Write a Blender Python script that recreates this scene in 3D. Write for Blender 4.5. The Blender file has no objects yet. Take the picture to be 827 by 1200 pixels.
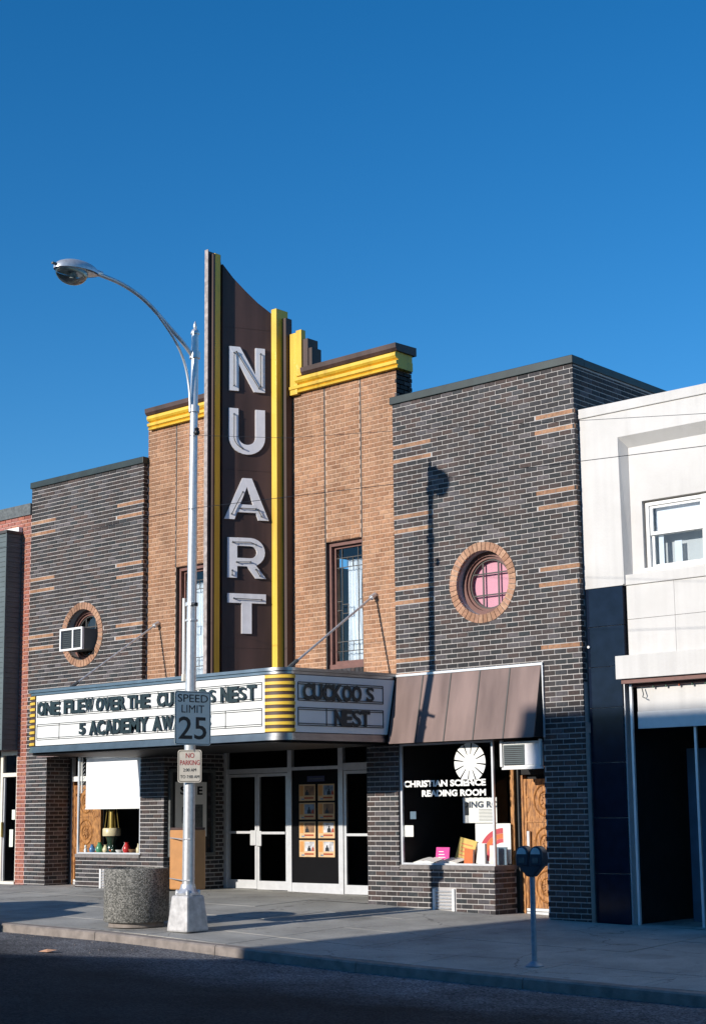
import bpy, bmesh, math, random
from mathutils import Vector, Matrix
random.seed(7)
C = bpy.context.scene.collection
sc = bpy.context.scene
R = math.radians
T_EL = 0.345                       # height a shadow loses per metre towards the wall
# ------------------------------------------------------------------ camera
cam = bpy.data.cameras.new('camera'); co = bpy.data.objects.new('camera', cam); C.objects.link(co)
yaw, pit, rol = 0.719708613, 0.156293741, -0.010933356
fw = Vector((-math.sin(yaw)*math.cos(pit), math.cos(yaw)*math.cos(pit), math.sin(pit)))
rt = Vector((math.cos(yaw), math.sin(yaw), 0)); up = rt.cross(fw)
r2 = math.cos(rol)*rt + math.sin(rol)*up; u2 = -math.sin(rol)*rt + math.cos(rol)*up
M = Matrix((r2, u2, -fw)).transposed().to_4x4(); M.translation = Vector((12.6434, -19.5578, 1.6))
co.matrix_world = M
cam.sensor_fit = 'HORIZONTAL'; cam.sensor_width = 36; cam.lens = 1822.856/827*36
cam.shift_y = 66.32/827; cam.clip_end = 3000; cam.clip_start = .1
sc.camera = co
# ------------------------------------------------------------------ sky, sun, exposure
SUN = Vector((-.21, -1, T_EL)).normalized()
el = math.asin(SUN.z)
w = bpy.data.worlds.new('World'); sc.world = w; w.use_nodes = True
nt = w.node_tree; bg = nt.nodes['Background']
sky = nt.nodes.new('ShaderNodeTexSky'); sky.sky_type = 'NISHITA'; sky.sun_disc = False
sky.sun_elevation = el; sky.sun_rotation = math.atan2(SUN.x, SUN.y)
sky.air_density = 1.0; sky.dust_density = 0.1; sky.ozone_density = 4.5; sky.altitude = 300
hs = nt.nodes.new('ShaderNodeHueSaturation'); hs.inputs['Saturation'].default_value = 1.255; nt.links.new(sky.outputs[0], hs.inputs['Color'])
nt.links.new(hs.outputs[0], bg.inputs[0]); bg.inputs[1].default_value = .15
sl = bpy.data.lights.new('sun', 'SUN'); sl.energy = 5.0; sl.angle = R(.53); sl.color = (1, .93, .84)
so = bpy.data.objects.new('sun', sl); C.objects.link(so)
so.rotation_euler = (-SUN).to_track_quat('-Z', 'Y').to_euler(); so.location = (0, -30, 20)
sc.view_settings.view_transform = 'Standard'; sc.view_settings.look = 'None'
sc.view_settings.exposure = 0; sc.view_settings.gamma = 1
# ------------------------------------------------------------------ materials
def mat(name, col, rough=.7, metal=0, noise=.12, nscale=6, bump=0, bscale=60, spec=None, col2=None, detail=6, streak=False, coat=0, grime=0):
    m = bpy.data.materials.new(name); m.use_nodes = True; n = m.node_tree; b = n.nodes['Principled BSDF']
    b.inputs['Roughness'].default_value = rough; b.inputs['Metallic'].default_value = metal
    if spec is not None: b.inputs['Specular IOR Level'].default_value = spec
    if coat: b.inputs['Coat Weight'].default_value = coat
    tc = n.nodes.new('ShaderNodeTexCoord')
    nz = n.nodes.new('ShaderNodeTexNoise'); nz.inputs['Scale'].default_value = nscale; nz.inputs['Detail'].default_value = detail
    geo = n.nodes.new('ShaderNodeNewGeometry')
    if streak:
        mp = n.nodes.new('ShaderNodeMapping'); mp.inputs['Scale'].default_value = (1, 1, .12)
        n.links.new(geo.outputs['Position'], mp.inputs[0]); n.links.new(mp.outputs[0], nz.inputs['Vector'])
    else: n.links.new(geo.outputs['Position'], nz.inputs['Vector'])
    rp = n.nodes.new('ShaderNodeValToRGB'); rp.color_ramp.elements[0].position = .3; rp.color_ramp.elements[1].position = .7
    c = Vector(col)
    a = c*(1-noise); d = Vector(col2) if col2 else c*(1+noise)
    rp.color_ramp.elements[0].color = (*a, 1); rp.color_ramp.elements[1].color = (*[min(x, 1) for x in d], 1)
    n.links.new(nz.outputs[0], rp.inputs[0]); n.links.new(rp.outputs[0], b.inputs['Base Color'])
    if grime:
        mp2 = n.nodes.new('ShaderNodeMapping'); mp2.inputs['Scale'].default_value = (7, 7, .35); n.links.new(geo.outputs['Position'], mp2.inputs[0])
        g1 = n.nodes.new('ShaderNodeTexNoise'); g1.inputs['Scale'].default_value = 1.1; g1.inputs['Detail'].default_value = 8; n.links.new(mp2.outputs[0], g1.inputs['Vector'])
        g2 = n.nodes.new('ShaderNodeTexNoise'); g2.inputs['Scale'].default_value = .7; g2.inputs['Detail'].default_value = 6; n.links.new(geo.outputs['Position'], g2.inputs['Vector'])
        mu = n.nodes.new('ShaderNodeMath'); mu.operation = 'MULTIPLY'; n.links.new(g1.outputs[0], mu.inputs[0]); n.links.new(g2.outputs[0], mu.inputs[1])
        mr = n.nodes.new('ShaderNodeMapRange'); mr.inputs[1].default_value = .22; mr.inputs[2].default_value = .42; mr.inputs[3].default_value = 1; mr.inputs[4].default_value = 1-grime; n.links.new(mu.outputs[0], mr.inputs[0])
        vm = n.nodes.new('ShaderNodeVectorMath'); vm.operation = 'SCALE'; n.links.new(rp.outputs[0], vm.inputs[0]); n.links.new(mr.outputs[0], vm.inputs['Scale']); n.links.new(vm.outputs[0], b.inputs['Base Color'])
    if bump:
        n2 = n.nodes.new('ShaderNodeTexNoise'); n2.inputs['Scale'].default_value = bscale; n2.inputs['Detail'].default_value = 4
        n.links.new(geo.outputs['Position'], n2.inputs['Vector'])
        bp = n.nodes.new('ShaderNodeBump'); bp.inputs['Strength'].default_value = bump; bp.inputs['Distance'].default_value = .01
        n.links.new(n2.outputs[0], bp.inputs['Height']); n.links.new(bp.outputs[0], b.inputs['Normal'])
    return m
def brickmat(name, cols, bump=.5):
    m = bpy.data.materials.new(name); m.use_nodes = True; n = m.node_tree; b = n.nodes['Principled BSDF']
    b.inputs['Roughness'].default_value = .75; b.inputs['Specular IOR Level'].default_value = .3
    g = n.nodes.new('ShaderNodeNewGeometry'); oi = n.nodes.new('ShaderNodeObjectInfo')
    ad = n.nodes.new('ShaderNodeMath'); ad.operation = 'ADD'; n.links.new(g.outputs['Random Per Island'], ad.inputs[0]); n.links.new(oi.outputs['Random'], ad.inputs[1])
    fr = n.nodes.new('ShaderNodeMath'); fr.operation = 'FRACT'; n.links.new(ad.outputs[0], fr.inputs[0])
    rp = n.nodes.new('ShaderNodeValToRGB'); cr = rp.color_ramp
    cr.elements[0].color = (*cols[0], 1); cr.elements[0].position = 0; cr.elements[1].color = (*cols[-1], 1); cr.elements[1].position = 1
    for i, c in enumerate(cols[1:-1]): e = cr.elements.new((i+1)/(len(cols)-1)); e.color = (*c, 1)
    n.links.new(fr.outputs[0], rp.inputs[0])
    nz = n.nodes.new('ShaderNodeTexNoise'); nz.inputs['Scale'].default_value = 22; nz.inputs['Detail'].default_value = 6
    n.links.new(g.outputs['Position'], nz.inputs['Vector'])
    n3 = n.nodes.new('ShaderNodeTexNoise'); n3.inputs['Scale'].default_value = .9; n3.inputs['Detail'].default_value = 5
    mp3 = n.nodes.new('ShaderNodeMapping'); mp3.inputs['Scale'].default_value = (1.6, 1.6, .5); n.links.new(g.outputs['Position'], mp3.inputs[0]); n.links.new(mp3.outputs[0], n3.inputs['Vector'])
    mr = n.nodes.new('ShaderNodeMapRange'); mr.inputs[1].default_value = .3; mr.inputs[2].default_value = .7; mr.inputs[3].default_value = .75; mr.inputs[4].default_value = 1.3
    n.links.new(nz.outputs[0], mr.inputs[0])
    m3 = n.nodes.new('ShaderNodeMapRange'); m3.inputs[1].default_value = .3; m3.inputs[2].default_value = .7; m3.inputs[3].default_value = .72; m3.inputs[4].default_value = 1.35
    n.links.new(n3.outputs[0], m3.inputs[0])
    mu = n.nodes.new('ShaderNodeMath'); mu.operation = 'MULTIPLY'; n.links.new(mr.outputs[0], mu.inputs[0]); n.links.new(m3.outputs[0], mu.inputs[1])
    vm = n.nodes.new('ShaderNodeVectorMath'); vm.operation = 'SCALE'; n.links.new(rp.outputs[0], vm.inputs[0]); n.links.new(mu.outputs[0], vm.inputs['Scale'])
    n.links.new(vm.outputs[0], b.inputs['Base Color'])
    bp = n.nodes.new('ShaderNodeBump'); bp.inputs['Strength'].default_value = bump; bp.inputs['Distance'].default_value = .004
    n.links.new(nz.outputs[0], bp.inputs['Height']); n.links.new(bp.outputs[0], b.inputs['Normal'])
    return m
def glassmat(name, tint, refl=.5, rough=.0):
    m = bpy.data.materials.new(name); m.use_nodes = True; n = m.node_tree; n.nodes.remove(n.nodes['Principled BSDF'])
    o = n.nodes['Material Output']; t = n.nodes.new('ShaderNodeBsdfTransparent'); t.inputs[0].default_value = (*tint, 1)
    g = n.nodes.new('ShaderNodeBsdfGlossy'); g.inputs['Roughness'].default_value = rough; g.inputs['Color'].default_value = (.9, .95, 1, 1)
    lw = n.nodes.new('ShaderNodeLayerWeight'); lw.inputs[0].default_value = refl
    ge = n.nodes.new('ShaderNodeNewGeometry'); nz = n.nodes.new('ShaderNodeTexNoise'); nz.inputs['Scale'].default_value = 1.2
    n.links.new(ge.outputs['Position'], nz.inputs['Vector'])
    bp = n.nodes.new('ShaderNodeBump'); bp.inputs['Strength'].default_value = .05; bp.inputs['Distance'].default_value = .1
    n.links.new(nz.outputs[0], bp.inputs['Height']); n.links.new(bp.outputs[0], g.inputs['Normal'])
    mx = n.nodes.new('ShaderNodeMixShader'); n.links.new(lw.outputs['Fresnel'], mx.inputs[0]); n.links.new(t.outputs[0], mx.inputs[1]); n.links.new(g.outputs[0], mx.inputs[2])
    n.links.new(mx.outputs[0], o.inputs[0]); return m
MM = {}
MM['dbrick'] = brickmat('dark_brick', [(.026,.027,.030),(.045,.036,.034),(.03,.034,.037),(.070,.050,.046),(.034,.036,.040),(.098,.086,.090),(.03,.035,.038),(.07,.047,.041),(.04,.04,.043)])
MM['tbrick'] = brickmat('tan_brick', [(.28,.145,.078),(.33,.175,.10),(.25,.125,.068),(.36,.205,.12),(.30,.16,.09)])
MM['rbrick'] = brickmat('red_brick', [(.26,.085,.06),(.36,.13,.085),(.30,.12,.10),(.40,.17,.10),(.25,.09,.08)])
MM['abrick'] = brickmat('arch_brick', [(.36,.195,.12),(.42,.25,.16),(.31,.165,.10),(.40,.225,.15)])
MM['dmortar'] = mat('pale_mortar', (.45,.43,.415), .95, noise=.15, nscale=3, bump=.3)
MM['tmortar'] = mat('tan_mortar', (.56,.385,.275), .95, noise=.08, nscale=3, bump=.3)
MM['rmortar'] = mat('pink_mortar', (.55,.36,.32), .95, noise=.12, nscale=3, bump=.3)
MM['cap'] = mat('green_flashing', (.014,.028,.028), .5, noise=.35, nscale=4)
MM['yellow'] = mat('yellow_enamel', (.78,.50,.045), .5, noise=.10, nscale=5, streak=True, coat=.15, grime=.35)
MM['brown'] = mat('brown_enamel', (.070,.038,.031), .55, noise=.4, nscale=2.2, streak=True, grime=.3)
MM['trim'] = mat('weathered_trim', (.36,.31,.29), .6, noise=.35, nscale=14)
MM['white'] = mat('white_enamel', (.90,.88,.89), .35, noise=.05, nscale=8, col2=(.94,.92,.93), grime=.12)
MM['acrylic'] = mat('white_acrylic', (.83,.83,.80), .3, noise=.03, nscale=3)
MM['black'] = mat('black_plastic', (.012,.014,.018), .45, noise=.2)
MM['letter'] = mat('changeable_letter', (.012,.028,.032), .4, noise=.3, nscale=10)
MM['chrome'] = mat('brushed_chrome', (.34,.35,.37), .3, metal=1, noise=.12, nscale=5)
MM['alu'] = mat('aluminium', (.72,.73,.74), .35, metal=.35, noise=.06, nscale=10)
MM['galv'] = mat('galvanised_steel', (.66,.67,.68), .38, metal=.55, noise=.12, nscale=20)
MM['dsteel'] = mat('weathered_steel', (.12,.13,.13), .55, metal=.3, noise=.3, nscale=20)
MM['wframe'] = mat('brown_window_paint', (.17,.075,.06), .55, noise=.18, nscale=12)
MM['lead'] = mat('lead_came', (.06,.055,.05), .5, noise=.2)
MM['curtain'] = mat('white_curtain', (.85,.86,.88), .9, noise=.04)
MM['dark'] = mat('dark_interior', (.012,.012,.013), .8, noise=.3)
MM['stucco'] = mat('white_stucco', (.63,.61,.58), .85, noise=.05, nscale=1.6, bump=.3, bscale=30, col2=(.67,.655,.63), grime=.11)
MM['wpaint'] = mat('white_paint', (.80,.79,.76), .5, noise=.05, nscale=9)
MM['cpaint'] = mat('cream_paint', (.75,.70,.60), .55, noise=.08, nscale=9)
MM['tile'] = mat('black_structural_glass', (.008,.014,.03), .12, noise=.2, spec=.22)
MM['wood'] = None
MM['awning'] = mat('bronze_sheet', (.165,.105,.092), .55, metal=.1, noise=.3, nscale=2.6, streak=True, col2=(.25,.17,.148))
MM['concrete'] = mat('sidewalk_concrete', (.30,.295,.27), .9, noise=.17, nscale=1.6, bump=.35, bscale=70, detail=10)
MM['kerb'] = mat('kerb_concrete', (.25,.215,.19), .9, noise=.25, nscale=7, bump=.4, bscale=50)
MM['asphalt'] = None
MM['pink'] = mat('pink_shade', (.66,.32,.40), .9, noise=.03)
MM['siding'] = mat('grey_siding', (.10,.13,.135), .6, noise=.12, nscale=3)
MM['binpaint'] = mat('tan_bin_paint', (.50,.24,.085), .5, noise=.1, nscale=8)
MM['meter'] = mat('meter_grey', (.045,.055,.075), .35, metal=.3, noise=.15, nscale=20)
MM['meterpost'] = mat('meter_post_paint', (.28,.34,.40), .5, metal=.3, noise=.15, nscale=20)
MM['paper'] = mat('white_paper', (.82,.80,.76), .8, noise=.03)
MM['clear'] = glassmat('clear_glass', (.96,.975,.97), .10)
MM['skyglass'] = glassmat('window_glass', (.80,.86,.9), .36)
MM['lens'] = glassmat('lamp_lens', (.55,.62,.60), .5, .15)
def woodmat():
    m = bpy.data.materials.new('carved_wood'); m.use_nodes = True; n = m.node_tree; b = n.nodes['Principled BSDF']; b.inputs['Roughness'].default_value = .55
    g = n.nodes.new('ShaderNodeNewGeometry'); nz = n.nodes.new('ShaderNodeTexNoise'); nz.inputs['Scale'].default_value = 16; nz.inputs['Detail'].default_value = 8
    mpw = n.nodes.new('ShaderNodeMapping'); mpw.inputs['Scale'].default_value = (2.2, 2.2, .6); n.links.new(g.outputs['Position'], mpw.inputs[0]); n.links.new(mpw.outputs[0], nz.inputs['Vector'])
    rp = n.nodes.new('ShaderNodeValToRGB'); rp.color_ramp.elements[0].color = (.16,.06,.018,1); rp.color_ramp.elements[1].color = (.55,.25,.075,1)
    rp.color_ramp.elements[0].position = .3; rp.color_ramp.elements[1].position = .65
    n.links.new(nz.outputs[0], rp.inputs[0]); n.links.new(rp.outputs[0], b.inputs['Base Color'])
    bp = n.nodes.new('ShaderNodeBump'); bp.inputs['Strength'].default_value = .8; bp.inputs['Distance'].default_value = .01
    n.links.new(nz.outputs[0], bp.inputs['Height']); n.links.new(bp.outputs[0], b.inputs['Normal']); return m
MM['wood'] = woodmat()
def groundmat(name, c0, c1, scale, speck, bumps, patch=.35, cracks=0):
    m = bpy.data.materials.new(name); m.use_nodes = True; n = m.node_tree; b = n.nodes['Principled BSDF']; b.inputs['Roughness'].default_value = .92
    b.inputs['Specular IOR Level'].default_value = .25
    g = n.nodes.new('ShaderNodeNewGeometry')
    v = n.nodes.new('ShaderNodeTexVoronoi'); v.inputs['Scale'].default_value = scale; n.links.new(g.outputs['Position'], v.inputs['Vector'])
    rp = n.nodes.new('ShaderNodeValToRGB'); e = rp.color_ramp.elements; e[0].color = (*c0, 1); e[1].color = (*c1, 1)
    e[0].position = .25; e[1].position = .95
    sp = n.nodes.new('ShaderNodeSeparateColor'); n.links.new(v.outputs['Color'], sp.inputs[0]); n.links.new(sp.outputs[0], rp.inputs[0])
    nz = n.nodes.new('ShaderNodeTexNoise'); nz.inputs['Scale'].default_value = .8; nz.inputs['Detail'].default_value = 9; nz.inputs['Roughness'].default_value = .65
    n.links.new(g.outputs['Position'], nz.inputs['Vector'])
    mr = n.nodes.new('ShaderNodeMapRange'); mr.inputs[1].default_value = .3; mr.inputs[2].default_value = .7; mr.inputs[3].default_value = 1-patch; mr.inputs[4].default_value = 1+patch
    n.links.new(nz.outputs[0], mr.inputs[0])
    vm = n.nodes.new('ShaderNodeVectorMath'); vm.operation = 'SCALE'; n.links.new(rp.outputs[0], vm.inputs[0]); n.links.new(mr.outputs[0], vm.inputs['Scale'])
    out = vm.outputs[0]
    if cracks:
        v2 = n.nodes.new('ShaderNodeTexVoronoi'); v2.feature = 'DISTANCE_TO_EDGE'; v2.inputs['Scale'].default_value = .35
        nn = n.nodes.new('ShaderNodeTexNoise'); nn.inputs['Scale'].default_value = 2; nn.inputs['Detail'].default_value = 5; n.links.new(g.outputs['Position'], nn.inputs['Vector'])
        ml = n.nodes.new('ShaderNodeVectorMath'); ml.operation = 'MULTIPLY_ADD'; n.links.new(nn.outputs['Color'], ml.inputs[0]); ml.inputs[1].default_value = (.7,.7,.7); n.links.new(g.outputs['Position'], ml.inputs[2])
        n.links.new(ml.outputs[0], v2.inputs['Vector'])
        ck = n.nodes.new('ShaderNodeMapRange'); ck.inputs[1].default_value = 0; ck.inputs[2].default_value = .006; ck.inputs[3].default_value = 1-cracks; ck.inputs[4].default_value = 1
        n.links.new(v2.outputs['Distance'], ck.inputs[0])
        vs = n.nodes.new('ShaderNodeVectorMath'); vs.operation = 'SCALE'; n.links.new(out, vs.inputs[0]); n.links.new(ck.outputs[0], vs.inputs['Scale']); out = vs.outputs[0]
    n.links.new(out, b.inputs['Base Color'])
    bp = n.nodes.new('ShaderNodeBump'); bp.inputs['Strength'].default_value = bumps; bp.inputs['Distance'].default_value = .01
    n.links.new(v.outputs['Distance'], bp.inputs['Height']); n.links.new(bp.outputs[0], b.inputs['Normal']); return m
MM['asphalt'] = groundmat('worn_asphalt', (.012,.012,.013), (.045,.045,.046), 45, 0, .9, .5)
def sunlit_dust(m):  # gutter dust, plus the sunlit strip along the kerb painted into the colour
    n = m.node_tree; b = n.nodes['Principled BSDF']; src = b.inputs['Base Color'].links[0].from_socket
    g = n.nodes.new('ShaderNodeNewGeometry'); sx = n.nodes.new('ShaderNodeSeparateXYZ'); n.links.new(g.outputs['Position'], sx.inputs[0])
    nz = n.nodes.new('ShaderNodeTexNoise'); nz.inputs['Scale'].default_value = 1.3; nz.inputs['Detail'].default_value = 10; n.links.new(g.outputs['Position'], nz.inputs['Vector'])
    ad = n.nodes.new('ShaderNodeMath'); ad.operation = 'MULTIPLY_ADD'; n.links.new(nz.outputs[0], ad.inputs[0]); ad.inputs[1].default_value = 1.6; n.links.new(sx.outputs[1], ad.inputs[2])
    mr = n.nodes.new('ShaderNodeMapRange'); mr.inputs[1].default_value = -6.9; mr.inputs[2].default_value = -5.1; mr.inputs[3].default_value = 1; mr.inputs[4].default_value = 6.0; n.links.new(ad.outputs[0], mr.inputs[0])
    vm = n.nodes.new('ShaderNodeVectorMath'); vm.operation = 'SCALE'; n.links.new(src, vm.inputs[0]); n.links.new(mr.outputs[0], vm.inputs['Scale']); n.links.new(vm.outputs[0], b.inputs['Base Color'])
sunlit_dust(MM['asphalt'])
def spots(m, sc_, thr, amt):
    n = m.node_tree; b = n.nodes['Principled BSDF']; src = b.inputs['Base Color'].links[0].from_socket
    g = n.nodes.new('ShaderNodeNewGeometry'); v = n.nodes.new('ShaderNodeTexVoronoi'); v.inputs['Scale'].default_value = sc_; n.links.new(g.outputs['Position'], v.inputs['Vector'])
    sp = n.nodes.new('ShaderNodeSeparateColor'); n.links.new(v.outputs['Color'], sp.inputs[0])
    th_ = n.nodes.new('ShaderNodeMath'); th_.operation = 'MULTIPLY'; n.links.new(sp.outputs[0], th_.inputs[0]); th_.inputs[1].default_value = thr
    lt = n.nodes.new('ShaderNodeMath'); lt.operation = 'SUBTRACT'; n.links.new(v.outputs['Distance'], lt.inputs[0]); n.links.new(th_.outputs[0], lt.inputs[1])
    mr = n.nodes.new('ShaderNodeMapRange'); mr.inputs[1].default_value = -.04; mr.inputs[2].default_value = .02; mr.inputs[3].default_value = 1-amt; mr.inputs[4].default_value = 1; n.links.new(lt.outputs[0], mr.inputs[0])
    vm = n.nodes.new('ShaderNodeVectorMath'); vm.operation = 'SCALE'; n.links.new(src, vm.inputs[0]); n.links.new(mr.outputs[0], vm.inputs['Scale']); n.links.new(vm.outputs[0], b.inputs['Base Color'])
MM['slab'] = groundmat('worn_concrete', (.34,.33,.30), (.43,.42,.385), 120, 0, .25, .30, .5)
spots(MM['slab'], 3.2, .16, .30); spots(MM['slab'], .7, .22, .14)
MM['aggregate'] = groundmat('exposed_aggregate', (.10,.10,.09), (.33,.32,.29), 60, 0, .8, .15)
# ------------------------------------------------------------------ mesh helpers
def tag(o, label=None, cat=None, group=None, kind=None):
    if label: o['label'] = label
    if cat: o['category'] = cat
    if group: o['group'] = group
    if kind: o['kind'] = kind
    return o
def empty(name, loc, label=None, cat=None, group=None, kind=None):
    o = bpy.data.objects.new(name, None); C.objects.link(o); o.location = loc; o.empty_display_size = .2
    return tag(o, label, cat, group, kind)
def wloc(o):
    v = Vector(o.location)
    while o.parent: o = o.parent; v += Vector(o.location)
    return v
class MB:
    def __init__(s): s.v = []; s.f = []
    def add(s, vs, fs):
        k = len(s.v); s.v += [tuple(v) for v in vs]; s.f += [[i+k for i in f] for f in fs]; return s
    def box(s, x0, x1, y0, y1, z0, z1, back=True):
        vs = [(x0,y0,z0),(x1,y0,z0),(x1,y1,z0),(x0,y1,z0),(x0,y0,z1),(x1,y0,z1),(x1,y1,z1),(x0,y1,z1)]
        fs = [[0,3,2,1],[4,5,6,7],[0,1,5,4],[1,2,6,5],[3,0,4,7]]
        if back: fs.append([2,3,7,6])
        return s.add(vs, fs)
    def prism(s, poly, z0, z1, tops=None):           # polygon in xy (ccw), extruded in z
        n = len(poly); tops = tops or [z1]*n
        vs = [(x,y,z0) for x,y in poly] + [(x,y,t) for (x,y),t in zip(poly, tops)]
        fs = [list(range(n))[::-1], list(range(n, 2*n))] + [[i,(i+1)%n,(i+1)%n+n,i+n] for i in range(n)]
        return s.add(vs, fs)
    def ext(s, poly, o, ux, uy, n, d):               # 2D polygon in frame (ux,uy) at o, thick d along n
        o, ux, uy, n = map(Vector, (o, ux, uy, n)); k = len(poly)
        a = [o + ux*p[0] + uy*p[1] for p in poly]; b = [p + n*d for p in a]
        fs = [list(range(k))[::-1], list(range(k, 2*k))] + [[i,(i+1)%k,(i+1)%k+k,i+k] for i in range(k)]
        return s.add(a+b, fs)
    def tube(s, pts, r, n=10, cap=True):
        pts = [Vector(p) for p in pts]; rr = r if isinstance(r, (list, tuple)) else [r]*len(pts); rings = []
        prev = None
        for i, p in enumerate(pts):
            d = (pts[min(i+1, len(pts)-1)] - pts[max(i-1, 0)]).normalized()
            if prev is None: a = d.orthogonal().normalized()
            else: a = (prev - d*prev.dot(d)).normalized()
            prev = a; b = d.cross(a)
            rings.append([p + (a*math.cos(2*math.pi*j/n) + b*math.sin(2*math.pi*j/n))*rr[i] for j in range(n)])
        vs = [q for r_ in rings for q in r_]; fs = []
        for i in range(len(pts)-1):
            for j in range(n): fs.append([i*n+j, i*n+(j+1)%n, (i+1)*n+(j+1)%n, (i+1)*n+j])
        if cap: fs += [list(range(n))[::-1], list(range((len(pts)-1)*n, len(pts)*n))]
        return s.add(vs, fs)
    def lathe(s, c, prof, n=24, cap=True):            # prof: list of (r,z)
        vs = []; fs = []
        for r, z in prof: vs += [(c[0]+r*math.cos(2*math.pi*j/n), c[1]+r*math.sin(2*math.pi*j/n), c[2]+z) for j in range(n)]
        for i in range(len(prof)-1):
            for j in range(n): fs.append([i*n+j, i*n+(j+1)%n, (i+1)*n+(j+1)%n, (i+1)*n+j])
        if cap: fs += [list(range(n))[::-1], list(range((len(prof)-1)*n, len(prof)*n))]
        return s.add(vs, fs)
    def mesh(s, name, off=Vector((0,0,0)), smooth=False):
        me = bpy.data.meshes.new(name); me.from_pydata([tuple(Vector(v)-off) for v in s.v], [], s.f); me.update()
        if smooth:
            for p in me.polygons: p.use_smooth = True
        return me
    def build(s, name, m, parent=None, label=None, cat=None, group=None, kind=None, smooth=False, bev=0):
        off = wloc(parent) if parent else Vector((0,0,0))
        loc = Vector((0,0,0))
        if not parent or True:                         # origin at the bottom middle of the piece
            xs = [v[0] for v in s.v]; ys = [v[1] for v in s.v]; zs = [v[2] for v in s.v]
            base = Vector(((min(xs)+max(xs))/2, (min(ys)+max(ys))/2, min(zs)))
            loc = base - off; off = base
        me = s.mesh(name, off, smooth); me.materials.append(m if not isinstance(m, str) else MM[m])
        o = bpy.data.objects.new(name, me); C.objects.link(o); o.parent = parent; o.location = loc
        if smooth:
            try: me.set_sharp_from_angle(angle=R(40))
            except Exception: pass
        if bev:
            md = o.modifiers.new('bevel', 'BEVEL'); md.width = bev; md.segments = 2; md.limit_method = 'ANGLE'
        return tag(o, label, cat, group, kind)
def bx(name, m, parent, x0, x1, y0, y1, z0, z1, bev=0, **k):
    return MB().box(x0, x1, y0, y1, z0, z1).build(name, m, parent, bev=bev, **k)
def copy_tree(o, parent=None, d=None):
    c = o.copy(); C.objects.link(c); c.parent = parent
    if d is not None: c.location = Vector(o.location) + Vector(d)
    for ch in list(o.children): copy_tree(ch, c)
    return c
_txt = {}
def text_mesh(s, bold=0.0, ext=.004):
    cu = bpy.data.curves.new('lettering', 'FONT'); cu.body = s; cu.size = 1; cu.offset = bold; cu.extrude = ext; cu.resolution_u = 3
    o = bpy.data.objects.new('lettering', cu); C.objects.link(o)
    dg = bpy.context.evaluated_depsgraph_get(); me = bpy.data.meshes.new_from_object(o.evaluated_get(dg))
    bpy.data.objects.remove(o); return me
MM['board'] = mat('black_board', (.004,.004,.005), .5, noise=.1, spec=.1)
def text(name, s, m, parent, o, ux, uy, width, height, bold=0., depth=.01, **k):
    """text filling width x height from its lower left corner o, in the plane (ux, uy), depth along ux x uy"""
    me = text_mesh(s, bold, .5); vs = [v.co.copy() for v in me.vertices]
    x0, x1 = min(v.x for v in vs), max(v.x for v in vs); y0, y1 = min(v.y for v in vs), max(v.y for v in vs)
    z0 = min(v.z for v in vs); z1 = max(v.z for v in vs)
    o, ux, uy = Vector(o), Vector(ux), Vector(uy); n = ux.cross(uy)
    base = wloc(parent) if parent else Vector((0,0,0))
    for v in me.vertices:
        p = v.co; v.co = ux*((p.x-x0)/(x1-x0)*width) + uy*((p.y-y0)/(y1-y0)*height) + n*((p.z-z0)/(z1-z0)*depth)
    me.materials.clear(); me.materials.append(MM[m] if isinstance(m, str) else m)
    ob = bpy.data.objects.new(name, me); C.objects.link(ob); ob.parent = parent; ob.location = o-base
    return tag(ob, **k)
X3, Z3 = (1,0,0), (0,0,1)
def interp(x, xs, ys):
    if x <= xs[0]: return ys[0]
    for i in range(len(xs)-1):
        if x <= xs[i+1]: return ys[i]+(ys[i+1]-ys[i])*(x-xs[i])/(xs[i+1]-xs[i])
    return ys[-1]
def zf(x): return interp(x, [-13.76,-10.5,-4.3,-1.7,-.71,0,4.6], [.256,.24,.152,.052,.019,0,-.08])
def zg(x, y): return zf(x) + .032*min(y, 0)
# ------------------------------------------------------------------ setting: ground, road, sidewalk, kerb
def sheet(name, m, x0, x1, y0, y1, nx, ny, fz, kind='structure'):
    vs = []; fs = []
    for j in range(ny+1):
        for i in range(nx+1):
            x = x0+(x1-x0)*i/nx; y = y0+(y1-y0)*j/ny; vs.append((x, y, fz(x, y)))
    for j in range(ny):
        for i in range(nx): a = j*(nx+1)+i; fs.append([a, a+1, a+nx+2, a+nx+1])
    return MB().add(vs, fs).build(name, m, None, kind=kind)
sheet('ground', MM['asphalt'], -500, 500, -500, 500, 2, 2, lambda x, y: -.62)
KY = -5.13
def zroad(x, y): return zf(x) - .164 - .125 + .10*min(1, max(0, (KY-y))/5.) * 1.0
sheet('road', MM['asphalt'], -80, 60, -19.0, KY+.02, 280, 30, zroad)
sheet('far_pavement', MM['concrete'], -80, 60, -25.4, -19.0, 70, 4, lambda x, y: zf(x)+.02)
sheet('pavement_bed', MM['dark'], -80, 60, KY+.1, 2.2, 140, 8, lambda x, y: zg(x, y)-.03)
sw = empty('sidewalk', (0, -2.7, 0), kind='structure')
xs = [-40, -30, -22] + [-19.5+1.55*i for i in range(18)] + [10.5, 18, 30]
xs = sorted(xs); ys = [KY+.17, -3.98, -2.62, -1.3, -.0]
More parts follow.
